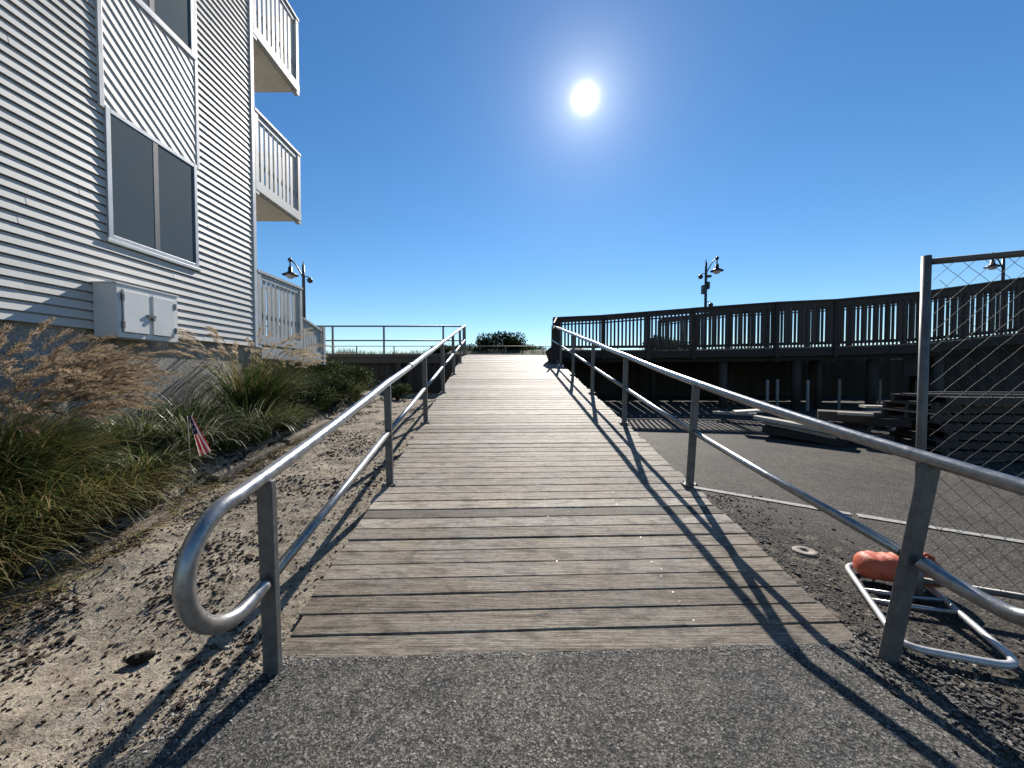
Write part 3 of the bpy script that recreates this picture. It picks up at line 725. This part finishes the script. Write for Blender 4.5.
# sandbag
mb = MB(); nu, nv = 28, 18
cx, cy, cz = 2.80, 2.69, .145; ang = R(-22)
for i in range(nu+1):
    u = -1+2*i/nu
    for j in range(nv):
        a = 2*math.pi*j/nv
        prof = (1-abs(u)**8)**.5 if abs(u) < 1 else 0
        r = .100*max(.28 if abs(u) > .97 else 0, prof)
        x = u*.245; yy = r*1.12*math.cos(a); zz = r*math.sin(a)*.98
        wr = 1+.05*math.sin(7*u+3*a)*math.cos(2*a)+.10*nz(u*2.4+math.cos(a), math.sin(a)*1.3, 1.6, 41)+.16*nz(u*6+math.cos(a)*2, math.sin(a)*3, 2.3, 42)
        sq = (abs(math.cos(a))**4+abs(math.sin(a))**4)**-.25; wr *= .55+.45*sq
        zz = zz*wr - .018*u*u + .015*math.sin(2.2*u); yy *= wr
        mb.v.append((cx+x*math.cos(ang)-yy*math.sin(ang), cy+x*math.sin(ang)+yy*math.cos(ang), max(.062, cz+zz)))
for i in range(nu):
    for j in range(nv): mb.face((i*nv+j, i*nv+(j+1) % nv, (i+1)*nv+(j+1) % nv, (i+1)*nv+j), .5, True)
mb.face([j for j in reversed(range(nv))]); mb.face([nu*nv+j for j in range(nv)])
sb = mb.build('sandbag', M['orange'], loc=(cx, cy, .06)); tag(sb, 'orange vinyl sandbag weighing down the steel fence stand', 'sandbag')
s_ = sb.modifiers.new('sub', 'SUBSURF'); s_.levels = 1; s_.render_levels = 1
mb = MB(); mb.tube([(cx+.10, cy-.05, cz+.095), (cx+.14, cy-.06, cz+.125), (cx+.19, cy-.065, cz+.10)], .012, 8); mb.build('tie_loop', M['orange'], sb)

# utility cap in the dirt
mb = MB(); c = (2.53, 3.2, .018)
mb.lathe(c, [(.088, -.02), (.092, .006), (.08, .012), (.032, .010), (.028, -.012), (0, -.012)], 24)
tag(mb.build('drain_cap', plain('rusty_cap', (.16, .13, .11), (.30, .26, .22), .8, 12), loc=c), 'small round utility cap set in the dark dirt by the ramp', 'utility cap')

# ------------------------------------------------------------------ lumber and pallets in the lot
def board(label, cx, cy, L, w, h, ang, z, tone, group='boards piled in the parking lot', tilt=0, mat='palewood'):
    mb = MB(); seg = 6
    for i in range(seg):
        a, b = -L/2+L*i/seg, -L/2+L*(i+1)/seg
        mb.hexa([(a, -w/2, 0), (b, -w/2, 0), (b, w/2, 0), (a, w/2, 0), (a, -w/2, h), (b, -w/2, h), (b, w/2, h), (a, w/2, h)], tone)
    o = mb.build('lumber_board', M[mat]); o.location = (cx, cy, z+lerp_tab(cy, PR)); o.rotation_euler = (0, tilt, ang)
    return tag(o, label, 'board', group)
def gnd(px, py, z):      # point on height z seen at a pixel
    Y_ = F*(CAMH-z)/(py-HOR); return (px-512)/F*Y_, Y_
a = gnd(752, 413, .62); b = gnd(842, 432, .55)
def bb(label, p, q, w, h, z, tone, **k):
    L = math.hypot(q[0]-p[0], q[1]-p[1]); return board(label, (p[0]+q[0])/2, (p[1]+q[1])/2, L, w, h, math.atan2(q[1]-p[1], q[0]-p[0]), z, tone, **k)
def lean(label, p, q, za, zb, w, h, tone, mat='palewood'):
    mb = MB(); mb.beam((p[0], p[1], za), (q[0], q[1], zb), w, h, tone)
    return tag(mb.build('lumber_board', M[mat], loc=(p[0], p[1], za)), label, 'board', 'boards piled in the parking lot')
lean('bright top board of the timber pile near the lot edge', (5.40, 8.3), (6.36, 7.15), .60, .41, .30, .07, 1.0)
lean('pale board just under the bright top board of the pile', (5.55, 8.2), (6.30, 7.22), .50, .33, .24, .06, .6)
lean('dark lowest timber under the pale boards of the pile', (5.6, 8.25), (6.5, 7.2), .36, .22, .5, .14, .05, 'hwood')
bb('grey plank lying left of the bright pile in walkway shade', (5.6, 10.4), (6.4, 9.8), .25, .06, .2, .7)
bb('short pale board propped at the far end of the pile', (5.2, 8.75), (5.75, 8.55), .35, .05, .46, .95, tilt=-.1)
bb('long dark plank behind the bright pile', (7.3, 10.2), (8.4, 8.3), .3, .08, .08, .1, mat='hwood')
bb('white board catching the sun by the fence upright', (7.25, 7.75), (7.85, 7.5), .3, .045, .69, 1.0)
bb('grey plank lying right of the dark plank in the lot', (8.4, 9.6), (9.4, 8.6), .3, .07, .18, .3)
bb('brown timber under the white board near the fence upright', (6.7, 8.2), (7.6, 7.5), .5, .2, .38, .5, mat='hwood')
bb('splintered tan offcut below the white board', (6.7, 7.7), (7.1, 7.35), .2, .05, .56, .8)
# pallet stack behind the chain link
def pallet_mesh():
    mb = MB(); L, W = 2.6, 1.15
    for y in (-W/2+.05, 0, W/2-.05): mb.box(-L/2, L/2, y-.04, y+.04, .026, .125, .35)
    x = -L/2
    while x < L/2-.05:
        mb.box(x, x+.11, -W/2, W/2, .126, .148, rnd(.4, 1)); x += .135
    for x in (-L/2, -.06, L/2-.12): mb.box(x, x+.12, -W/2, W/2, 0, .0255, .3)
    return mb
pm = pallet_mesh().build('pallet', M['hwood'])
plab = ['lowest dark pallet of the stack behind the chain link', 'second pallet from the bottom of the stack behind the chain link', 'third pallet from the bottom of the stack behind the chain link', 'fourth pallet from the bottom of the stack behind the chain link', 'fifth pallet from the bottom of the stack behind the chain link', 'sixth pallet, next below the top of the stack behind the chain link', 'topmost pallet of the stack behind the chain link']
for i in range(7):
    o = pm if i == 0 else copy_tree(pm)
    o.location = (8.55+rnd(-.18, .18), 6.55+rnd(-.09, .09), .13+i*.149); o.rotation_euler = (0, 0, R(-9+rnd(-5, 5)))
    tag(o, plab[i], 'pallet', 'pallets stacked behind the chain link')
for (x, y, L, an, z, t, lab) in ((8.3, 6.3, 2.9, -11, 1.045, .9, 'pale loose plank on top of the pallet stack, nearest edge'), (8.7, 6.75, 2.4, -3, 1.045, .5, 'grey loose plank on top of the pallet stack, far edge'), (7.7, 6.05, 1.7, 12, .02, .6, 'grey plank fallen on the asphalt in front of the pallet stack'), (7.4, 6.5, 1.3, 55, .02, .4, 'dark plank fallen beside the left end of the pallet stack')):
    board(lab, x, y, L, .16, .045, R(an), z, t, 'loose planks around the pallets', mat='hwood')
for i, (x, y, L, an, z, lab) in enumerate([(7.1, 7.6, 1.6, 70, .02, 'dark broken timber at the left foot of the pallet stack'), (7.4, 7.9, 1.4, 40, .2, 'dark timber lying crosswise on the broken timber by the pallets'), (7.3, 7.4, 1.2, 100, .36, 'uppermost dark timber of the heap beside the pallets'), (7.8, 8.1, 1.5, 20, .42, 'dark plank sticking out behind the heap beside the pallets')]):
    board(lab, x, y, L, .3, .15, R(an), z, .2, 'broken timbers heaped beside the pallets', tilt=.1*(-1)**i, mat='hwood')

# ------------------------------------------------------------------ bed edging timbers
ed = [(1.9, 2.75), (2.85, 4.15), (4.25, 5.55), (5.65, 7.2), (7.3, 9.2), (9.3, 11.5)]
elab = ['half buried edging timber at the left corner of the planting bed', 'edging timber buried under the drooping grass of the bed', 'edging timber below the small flag', 'edging timber right of the small flag by the dark grass', 'edging timber beside the low bushes of the bed', 'farthest edging timber of the bed near the bulkhead']
for i, (a, b) in enumerate(ed):
    mb = MB(); xa, xb = EDGE(a), EDGE(b); za, zb = G(xa+.12, a)+.0, G(xb+.12, b)+.0
    n = 6
    for k in range(n):
        u0, u1 = k/n, (k+1)/n
        P0 = Vector((xa+(xb-xa)*u0, a+(b-a)*u0, za+(zb-za)*u0)); P1 = Vector((xa+(xb-xa)*u1, a+(b-a)*u1, za+(zb-za)*u1))
        j0, j1 = .012*nz(P0.y, 0, 3, 50), .012*nz(P1.y, 0, 3, 50)
        sk = (.15, .13, .06, .05, .04, .04)[i]; P0 = P0 - Vector((0, 0, sk)); P1 = P1 - Vector((0, 0, sk))
        mb.hexa([P0+Vector((-.07, 0, -.1)), P0+Vector((.07, 0, -.1)), P1+Vector((.07, 0, -.1)), P1+Vector((-.07, 0, -.1)), P0+Vector((-.06, 0, .13+j0)), P0+Vector((.06+j0, 0, .12+j0)), P1+Vector((.06+j1, 0, .12+j1)), P1+Vector((-.06, 0, .13+j1))], rnd(.3, .9))
    o = mb.build('edging_timber', M['edging'], loc=(xa, a, za)); tag(o, elab[i], 'edging timber', 'edging timbers of the planting bed')

# ------------------------------------------------------------------ plants
def blade_strip(mb, base, az, L, lean, droop, w, tone, seg=6, curl=0):
    d = Vector((math.cos(az), math.sin(az), 0)); side = Vector((-d.y, d.x, 0)); p = Vector(base); th = lean; n = len(mb.v)
    for i in range(seg+1):
        k = i/seg; ww_ = w*(1-k**1.6)*.5 + .0007
        tw = side*ww_ + Vector((0, 0, ww_*.3*curl))
        mb.v.append(tuple(p-tw)); mb.v.append(tuple(p+tw))
        th += droop/seg*(.35+1.3*k)
        p = p + (d*math.sin(th) + Vector((0, 0, math.cos(th))))*(L/seg)
    for i in range(seg):
        a = n+2*i; mb.face((a, a+1, a+3, a+2), min(1, max(0, tone+rnd(-.03, .03)+.12*(i/seg))), True)
    return p, d, th
def clump(x, y, rad, nb, L, w, label, mat='blade', plumes=0, pmat='plume', tones=(.05, .55), bias=None, droop=1.5, name='ornamental_grass', group='ornamental grasses in the planting bed', pl=.28, plk=1.0, pbias=True):
    z = G(x, y); o = thing(name, label, 'ornamental grass' if name == 'ornamental_grass' else 'plant', (x, y, z), group)
    mb = MB()
    for i in range(nb):
        a = rnd(0, 2*math.pi); r = rad*math.sqrt(random.random())*.45; az = a+rnd(-.7, .7)
        if bias is not None and random.random() < .45: az = bias + random.gauss(0, .7)
        t = rnd(*tones)
        if random.random() < .16: t = rnd(.65, 1)
        bx, by = x+r*math.cos(a), y+r*math.sin(a)
        blade_strip(mb, (bx, by, z-.03), az, L*rnd(.6, 1.15), rnd(.02, .45), droop*rnd(.5, 1.25), w*rnd(.7, 1.3), t, curl=rnd(-1, 1))
    mb.build('blades', M[mat], o)
    if plumes:
        st = MB(); pb = MB()
        for i in range(plumes):
            a = rnd(0, 2*math.pi); r = rad*.3*math.sqrt(random.random()); az = (bias if bias is not None and pbias else a) + random.gauss(0, .75)
            bx, by = x+r*math.cos(a), y+r*math.sin(a)
            p, d, th = blade_strip(st, (bx, by, z), az, L*plk*rnd(.82, 1.12), rnd(.0, .22), rnd(.45, 1.0), .005, rnd(.7, .95), 6)
            ln = pl*rnd(.7, 1.3); q = p.copy(); ns = 80
            for k in range(ns):
                u = k/ns; th2 = th + .75*u; dd = d*math.sin(th2)+Vector((0, 0, math.cos(th2)))
                q = q + dd*(ln/ns)
                rr = .05*math.sin(math.pi*min(1, u*.9+.12))**.7
                v = Vector((rnd(-1, 1), rnd(-1, 1), rnd(-1, 1))).normalized(); e_ = q + (v*.75+dd*1.1)*rr*rnd(.6, 1.3)
                s2 = v.cross(dd).normalized()*.0030
                pb.poly([q-s2, q+s2, e_+s2*.4, e_-s2*.4], min(1, max(0, rnd(.1, 1)*.8+.2*u)))
        st.build('stalks', M['blade'], o); pb.build('plumes', M[pmat], o)
    return o
clump(-4.05, 2.1, .6, 1500, 1.22, .010, 'tall fountain grass nearest the camera at the left edge of the picture', plumes=14, tones=(.1, .62), bias=.15, droop=1.6)
clump(-4.15, 2.85, .6, 1700, 1.26, .010, 'tall tan plumed fountain grass in front of the sided wall at the left', plumes=150, tones=(.05, .58), bias=.35, droop=1.55)
clump(-4.4, 3.3, .5, 1100, .98, .009, 'tan plumed fountain grass just left of the wall cabinet', plumes=90, tones=(.1, .6), bias=.6, droop=1.6)
clump(-4.25, 6.1, .7, 1500, 1.3, .010, 'dark green grass clump with pale plumes at the building corner', plumes=110, pmat='plume_pale', tones=(.0, .32), bias=.5, droop=1.3, plk=.92, pbias=False)
clump(-4.45, 7.4, .5, 500, .9, .010, 'pale plumed grass below the lowest balcony', plumes=40, pmat='plume_pale', tones=(.0, .4), bias=.5, droop=1.5, plk=.9, pbias=False)
clump(-3.75, 5.35, .5, 800, .8, .012, 'low bright green grass clump right of the small flag', mat='lowblade', tones=(.1, .7), droop=1.9, name='low_grass', group='low strap leaved plants in the bed')
clump(-3.9, 4.5, .5, 600, .75, .016, 'silvery strap leaved plant left of the small flag', mat='lowblade', tones=(.2, .95), droop=1.9, name='low_grass', group='low strap leaved plants in the bed')
clump(-3.78, 3.8, .5, 600, .58, .017, 'silvery green strap leaved plant in front of the foundation', mat='lowblade', tones=(.2, .97), droop=2.0, name='low_grass', group='low strap leaved plants in the bed')
clump(-3.6, 3.15, .4, 340, .6, .012, 'dry tan and green tuft spilling over the sand beside the edging', mat='blade', tones=(.3, .95), droop=1.9, name='low_grass', group='low strap leaved plants in the bed', bias=.0)
clump(-4.4, 5.1, .5, 500, .75, .014, 'green strap leaved plant against the pebbled foundation', mat='lowblade', tones=(.1, .75), droop=1.7, name='low_grass', group='low strap leaved plants in the bed')
clump(-3.55, 2.45, .4, 380, .7, .010, 'dry drooping tuft at the left sand corner of the bed', mat='blade', tones=(.25, 1.0), droop=1.9, name='low_grass', group='low strap leaved plants in the bed', bias=.1)

lp = 'low strap leaved plants in the bed'
clump(-3.72, 2.05, .5, 520, .75, .010, 'dry grass tuft drooping over the sand at the left picture edge', mat='blade', tones=(.2, .9), droop=1.9, name='low_grass', group=lp, bias=-.1)
clump(-3.62, 2.85, .5, 620, .8, .010, 'drooping olive grass tuft below the tall fountain grass', mat='blade', tones=(.1, .8), droop=1.9, name='low_grass', group=lp, bias=.0)
clump(-3.58, 3.45, .45, 520, .62, .011, 'olive and straw coloured tuft between the fountain grass and the flag', mat='blade', tones=(.15, .9), droop=1.9, name='low_grass', group=lp, bias=.1)
clump(-4.25, 4.25, .5, 600, .8, .013, 'mixed green tuft below the cable conduit', mat='lowblade', tones=(.1, .85), droop=1.8, name='low_grass', group=lp)
clump(-3.72, 6.1, .5, 520, .55, .011, 'dark green tuft in front of the pale plumed grass', mat='blade', tones=(.0, .5), droop=1.8, name='low_grass', group=lp)
clump(-3.75, 4.95, .4, 420, .45, .012, 'short bright tuft immediately right of the small flag', mat='lowblade', tones=(.2, .8), droop=1.8, name='low_grass', group=lp)
clump(-4.05, 7.7, .6, 620, .6, .011, 'olive tuft between the pale plumes and the low white fence', mat='blade', tones=(.1, .6), droop=1.7, name='low_grass', group=lp)
clump(-4.1, 9.3, .6, 620, .7, .012, 'green tuft just below the low white fence end post', mat='blade', tones=(.2, .6), droop=1.6, name='low_grass', group=lp)

def leaf_cloud(mb, c, rx, ry, rz, n, size, tone=(0, 1), lumps=9):
    L = [(Vector((rnd(-.62, .62)*rx, rnd(-.62, .62)*ry, rnd(-.3, .62)*rz)), rnd(.32, .55)) for _ in range(lumps)]
    L += [(Vector((0, 0, -.05*rz)), .8)]*3
    for i in range(n):
        q, s = random.choice(L)
        v = Vector((random.gauss(0, 1), random.gauss(0, 1), random.gauss(0, 1))).normalized()*(rnd(.55, 1.05) if random.random() < .8 else rnd(.1, .8))
        p = Vector(c) + q + Vector((v.x*rx*s, v.y*ry*s, v.z*rz*s))
        if p.z < c[2]-rz: continue
        a = Vector((rnd(-1, 1), rnd(-1, 1), rnd(-.6, 1))).normalized(); b = a.cross(Vector((rnd(-1, 1), rnd(-1, 1), rnd(-1, 1)))).normalized()
        s2 = size*rnd(.6, 1.4); t = rnd(*tone)
        mb.poly([p, p+a*s2*.5+b*s2*.28, p+a*s2, p+a*s2*.5-b*s2*.28], t)
def shrub(x, y, z, rx, ry, h, n, size, label, group, tone=(0, 1), lumps=9):
    o = thing('shrub', label, 'shrub', (x, y, z), group)
    mb = MB(); leaf_cloud(mb, (x, y, z+h*.42), rx, ry, h*.58, n, size, tone, lumps); mb.build('foliage', M['leaf'], o)
    mb = MB()
    for i in range(6):
        a = rnd(0, 6.28); mb.tube([(x, y, z-.05), (x+rx*.25*math.cos(a), y+ry*.25*math.sin(a), z+h*.35), (x+rx*.55*math.cos(a), y+ry*.55*math.sin(a), z+h*.75)], [.03, .02, .008], 6)
    mb.build('stems', M['stem'], o)
    return o
gb = 'low bushes in the planting bed'
shrub(-3.95, 6.9, G(-3.95, 6.9), .55, .5, .62, 2200, .07, 'olive green bush right of the dark plumed grass', gb, (.2, .9))
shrub(-3.95, 8.4, G(-3.95, 8.4), .7, .6, .75, 2600, .07, 'brownish green bush below the low white fence', gb, (.1, .7))
shrub(-4.3, 10.2, G(-4.3, 10.2), .9, .6, .95, 3200, .07, 'bright green bush in front of the dark bulkhead', gb, (.35, 1))
shrub(-5.6, 10.8, G(-5.6, 10.8), .9, .7, .9, 2600, .08, 'green bush behind the low white fence end', gb, (.2, .9))
shrub(-3.5, 11.5, G(-3.5, 11.5), .5, .4, .5, 1500, .06, 'small yellow green bush nearest the ramp by the bulkhead', gb, (.5, 1))
gd = 'dark shrubs on the dune behind the boardwalk'
shrub(-1.0, 30, 2.7, 2.0, 1.6, 2.15, 9000, .16, 'tallest dark dune shrub centred behind the ramp top', gd, (0, .6), 11)
shrub(-3.7, 30.4, 2.7, 2.2, 1.5, 1.4, 6000, .15, 'dark dune shrub left of the tallest one behind the ramp', gd, (0, .6))
shrub(1.3, 30.2, 2.7, 1.7, 1.4, 1.3, 5000, .15, 'dark dune shrub right of the tallest one behind the ramp', gd, (0, .6))
shrub(-5.6, 29, 2.9, 1.2, 1.2, .9, 2200, .15, 'low dune shrub seen through the left handrail', gd, (0, .7))
shrub(3.4, 30, 2.9, 1.2, 1.0, .55, 1600, .14, 'low dune shrub by the start of the wooden railing', gd, (0, .7))
shrub(12, 29, 2.9, 2.2, 1.5, 1.6, 3200, .18, 'dune shrub seen through the wooden pickets', gd, (0, .7))
mb = MB()
for i in range(14000):
    x = rnd(-34, 26); y = rnd(26, 34); z = dune_h(x, y)
    if nz(x, y, .3, 60) < -.3: continue
    blade_strip(mb, (x, y, z-.03), rnd(0, 6.28), rnd(.3, .6), rnd(0, .3), rnd(.5, 1.4), .02, rnd(0, .4), 3)
tag(mb.build('dune_grass', M['blade']), 'sparse dark beach grass on the dune ridge', 'grass', kind='stuff')

# ------------------------------------------------------------------ flags
def flag(x, y, h, wd, ln, label, nst):
    z = G(x, y); o = thing('small_flag', label, 'flag', (x, y, z), 'small flags stuck in the planting bed')
    mb = MB(); mb.tube([(x, y, z-.05), (x-.03, y-.01, z+h)], .005, 6); mb.build('stick', M['palewood'], o)
    # limp cloth: hoist runs down the stick, stripes hang down
    mt, nt, b, out = new_mat('flag_cloth')
    a = N(nt, 'ShaderNodeAttribute', attribute_name='tone')
    r = ramp(nt, a.outputs['Fac'], [(0, (.012, .022, .09)), (.3, (.42, .02, .03)), (.6, (.7, .68, .66)), (.9, (.7, .68, .66))]); r.color_ramp.interpolation = 'CONSTANT'
    nt.links.new(r.outputs[0], b.inputs['Base Color']); b.inputs['Roughness'].default_value = .8
    t = N(nt, 'ShaderNodeBsdfTranslucent'); nt.links.new(r.outputs[0], t.inputs[0]); mx = N(nt, 'ShaderNodeMixShader'); mx.inputs[0].default_value = .45
    nt.links.new(b.outputs[0], mx.inputs[1]); nt.links.new(t.outputs[0], mx.inputs[2]); nt.links.new(mx.outputs[0], out.inputs[0])
    mb = MB(); nu, nv = 26, 22
    for i in range(nu+1):
        for j in range(nv+1):
            u, v = i/nu, j/nv
            spread = wd*(.35+.65*v)
            px = x-.03+.012+u*spread + .10*v; py = y + .028*math.sin(u*13+v*2)*(.4+.6*v); pz = z+h-.01 - v*ln + .05*u*v
            mb.v.append((px, py, pz))
    for i in range(nu):
        for j in range(nv):
            u, v = (i+.5)/nu, (j+.5)/nv
            if v < .46 and u < .8:
                tn = .05
                if i % 3 == 1 and j % 3 == 1 and v > .05: tn = .7
            else: tn = .4 if int(u*13) % 2 == 0 else .7
            mb.face((i*(nv+1)+j, (i+1)*(nv+1)+j, (i+1)*(nv+1)+j+1, i*(nv+1)+j+1), tn, True)
    mb.build('flag_cloth', mt, o)
flag(-3.42, 3.98, .80, .11, .42, 'small red white and blue striped flag drooping at the bed edge', 13)
flag(-3.80, 8.4, .42, .08, .22, 'second small flag, far along the bed behind the left handrail', 13)

# ------------------------------------------------------------------ litter
def chips(n, fn, size, mb, tone, flat=.4):
    for i in range(n):
        q = fn()
        if q is None: continue
        x, y, z = q; s = size*rnd(.4, 1.5); a = rnd(0, 6.28); l, w, h = s*rnd(.8, 1.8), s*rnd(.4, .8), s*flat*rnd(.5, 1.3)
        c, d = math.cos(a), math.sin(a); tl = rnd(-.4, .4)*l
        pts = []
        for (u, v) in ((-1, -.7), (.8, -1), (1, .8), (-.7, 1)):
            pts.append((u*l*rnd(.7, 1.1), v*w*rnd(.7, 1.1)))
        bot = [(x+u*c-v*d, y+u*d+v*c, z-.004 + (u/l)*tl*.3) for u, v in pts]; top = [(x+(u*c-v*d)*.75, y+(u*d+v*c)*.75, z+h+(u/l)*tl*.3) for u, v in pts]
        mb.hexa(bot+top, min(1, max(0, rnd(*tone))))
def f_bark():
    y = 1.2+8.5*random.random()**1.6; e0 = EDGE(y); k = random.random()**1.7; x = e0+.08 + k*(XL(y)-.1-e0-.1)
    if nz(x, y, 1.6, 70) < -.12+.35*k or (y < 1.9 and random.random() < .6): return None
    return x, y, G(x, y)
mb = MB(); chips(9000, f_bark, .011, mb, (0, 1)); chips(1500, f_bark, .018, mb, (0, .9)); 
def f_sand2():
    y = .6+6*random.random()**1.5; x = rnd(-4.2, -1.35)
    if x < EDGE(y) and y > 1.8: return None
    return x, y, G(x, y)
chips(5000, f_sand2, .007, mb, (.2, 1.05), .7)
def f_bed():
    y = rnd(1.8, 11); x = rnd(WX, EDGE(y)-.08); return x, y, G(x, y)
chips(5000, f_bed, .022, mb, (0, .8))
tag(mb.build('bark_litter', M['bark']), 'dark bark chips and litter scattered over the sand', 'bark litter', kind='stuff')
mb = MB()
for i in range(2600):
    y = rnd(1.4, 8.5); x = EDGE(y) + random.gauss(-.05, .14)
    if x > XL(y)-.4: continue
    blade_strip(mb, (x, y, G(x, y)+.004), rnd(0, 6.28), rnd(.1, .34), rnd(1.2, 1.56), rnd(.0, .25), .006, rnd(.55, 1), 4, curl=rnd(-1, 1))
tag(mb.build('dead_thatch', M['blade']), 'dead straw and fallen blades along the bed edge', 'thatch', kind='stuff')
def edge_pts(pts, spread):
    i = random.randrange(len(pts)-1); u = random.random(); a, b = pts[i], pts[i+1]
    return a[0]+(b[0]-a[0])*u+random.gauss(0, spread), a[1]+(b[1]-a[1])*u+random.gauss(0, spread)
def f_gr():
    x, y = edge_pts([(-1.28, 2.03), (-1.36, 1.75), (-1.5, 1.55), (-1.72, 1.25), (-1.95, .9), (-2.1, .5)], .13)
    if y > 2.08 and x > XL(y): return None
    return x, y, max(0, G(x, y)) + .013*(x > -2)
def f_gr2():
    x, y = edge_pts([(2.02, 2.08), (2.14, 1.7), (2.16, 1.3), (2.2, .8)], .12); return x, y, .012
def f_gr3():
    y = rnd(.6, 4.6); x = max(XR(max(y, 2.1)) if y > 2.1 else 2.1, 1.9) + abs(random.gauss(.25, .35)); return x, y, lerp_tab(y, PR)+.008
def f_gr4():
    x = rnd(-1.3, 2.1); y = 2.035+abs(random.gauss(0, .015))*-1 + skew(x); return x, y, .012
mb = MB(); chips(1700, f_gr, .005, mb, (.2, 1.1), .6); chips(1500, f_gr2, .009, mb, (0, .95), .8); chips(5200, f_gr3, .0062, mb, (0, .95), .8); chips(350, f_gr3, .014, mb, (0, 1), .7); chips(900, f_gr4, .0045, mb, (.6, 1.1), .5)
tag(mb.build('gravel', M['gravel']), 'loose gravel along the asphalt edges', 'gravel', kind='stuff')
# bark lump and sticks on the sand
mb = MB(); x, y = -2.0, 1.98; z = G(x, y)
k = len(mb.v)
for i in range(9):
    for j in range(10):
        u = i/8*2-1; a = j/10*2*math.pi; r = .026*math.sqrt(max(.02, 1-u*u))*(1+.5*nz(u*2, a, 1.3, 80)); mb.v.append((x+u*.06, y+.35*u*.06+r*1.3*math.cos(a), z+.02+r*math.sin(a)))
for i in range(8):
    for j in range(10): mb.face((k+i*10+j, k+i*10+(j+1) % 10, k+(i+1)*10+(j+1) % 10, k+(i+1)*10+j), .1)
tag(mb.build('bark_lump', M['bark'], loc=(x, y, z)), 'black lump of bark lying alone on the sand left of the handrail', 'bark')

# ------------------------------------------------------------------ camera, light, sky
cam = bpy.data.cameras.new('camera'); co = bpy.data.objects.new('camera', cam); COL.objects.link(co)
co.location = (0, 0, CAMH); co.rotation_euler = (R(90)-math.atan(10/F), 0, 0)
cam.sensor_width = 36; cam.lens = F/1024*36; cam.clip_start = .05; cam.clip_end = 20000
scene.camera = co
sl = bpy.data.lights.new('sun', 'SUN'); so = bpy.data.objects.new('sun', sl); COL.objects.link(so)
sl.energy = 5.0; sl.angle = R(.55); sl.color = (1, .94, .86); so.location = (20, 100, 70)
so.rotation_euler = (-SUN).to_track_quat('-Z', 'Y').to_euler()
w = bpy.data.worlds.new('World'); scene.world = w; w.use_nodes = True
nt = w.node_tree; nt.nodes.clear()
out = nt.nodes.new('ShaderNodeOutputWorld'); bg = nt.nodes.new('ShaderNodeBackground')
sky = nt.nodes.new('ShaderNodeTexSky'); sky.sky_type = 'NISHITA'; sky.sun_disc = False
sky.sun_elevation = math.asin(SUN.z); sky.sun_rotation = math.atan2(SUN.x, SUN.y)
sky.air_density = 1.0; sky.dust_density = 0.02; sky.ozone_density = 4.0; sky.altitude = 0
hs = nt.nodes.new('ShaderNodeHueSaturation'); hs.inputs['Hue'].default_value = .499; hs.inputs['Saturation'].default_value = 1.2; hs.inputs['Value'].default_value = 1.45
nt.links.new(sky.outputs[0], hs.inputs['Color']); nt.links.new(hs.outputs[0], bg.inputs[0]); bg.inputs[1].default_value = .052
# the sun itself and a glow added to the sky for lens glare
tc = nt.nodes.new('ShaderNodeTexCoord'); dt = N(nt, 'ShaderNodeVectorMath', operation='DOT_PRODUCT'); dt.inputs[1].default_value = SUN
nt.links.new(tc.outputs['Generated'], dt.inputs[0])
ac = N(nt, 'ShaderNodeMath', operation='ARCCOSINE'); nt.links.new(dt.outputs['Value'], ac.inputs[0])
def falloff(sig, amp):
    d = N(nt, 'ShaderNodeMath', operation='DIVIDE'); nt.links.new(ac.outputs[0], d.inputs[0]); d.inputs[1].default_value = -sig
    e_ = N(nt, 'ShaderNodeMath', operation='EXPONENT'); nt.links.new(d.outputs[0], e_.inputs[0])
    m_ = N(nt, 'ShaderNodeMath', operation='MULTIPLY'); nt.links.new(e_.outputs[0], m_.inputs[0]); m_.inputs[1].default_value = amp; return m_.outputs[0]
s1 = N(nt, 'ShaderNodeMath', operation='ADD'); nt.links.new(falloff(.0060, 18), s1.inputs[0]); s2 = N(nt, 'ShaderNodeMath', operation='ADD'); nt.links.new(falloff(.045, .5), s2.inputs[0]); nt.links.new(falloff(.18, .07), s2.inputs[1]); nt.links.new(s2.outputs[0], s1.inputs[1])
b2 = nt.nodes.new('ShaderNodeBackground'); b2.inputs[0].default_value = (1, .97, .92, 1); nt.links.new(s1.outputs[0], b2.inputs[1])
ad = nt.nodes.new('ShaderNodeAddShader'); nt.links.new(bg.outputs[0], ad.inputs[0]); nt.links.new(b2.outputs[0], ad.inputs[1]); nt.links.new(ad.outputs[0], out.inputs[0])
scene.view_settings.view_transform = 'Standard'; scene.view_settings.look = 'None'; scene.view_settings.exposure = .75; scene.view_settings.gamma = 1
scene.view_settings.use_curve_mapping = False
scene.render.engine = 'CYCLES'; scene.cycles.use_denoising = True
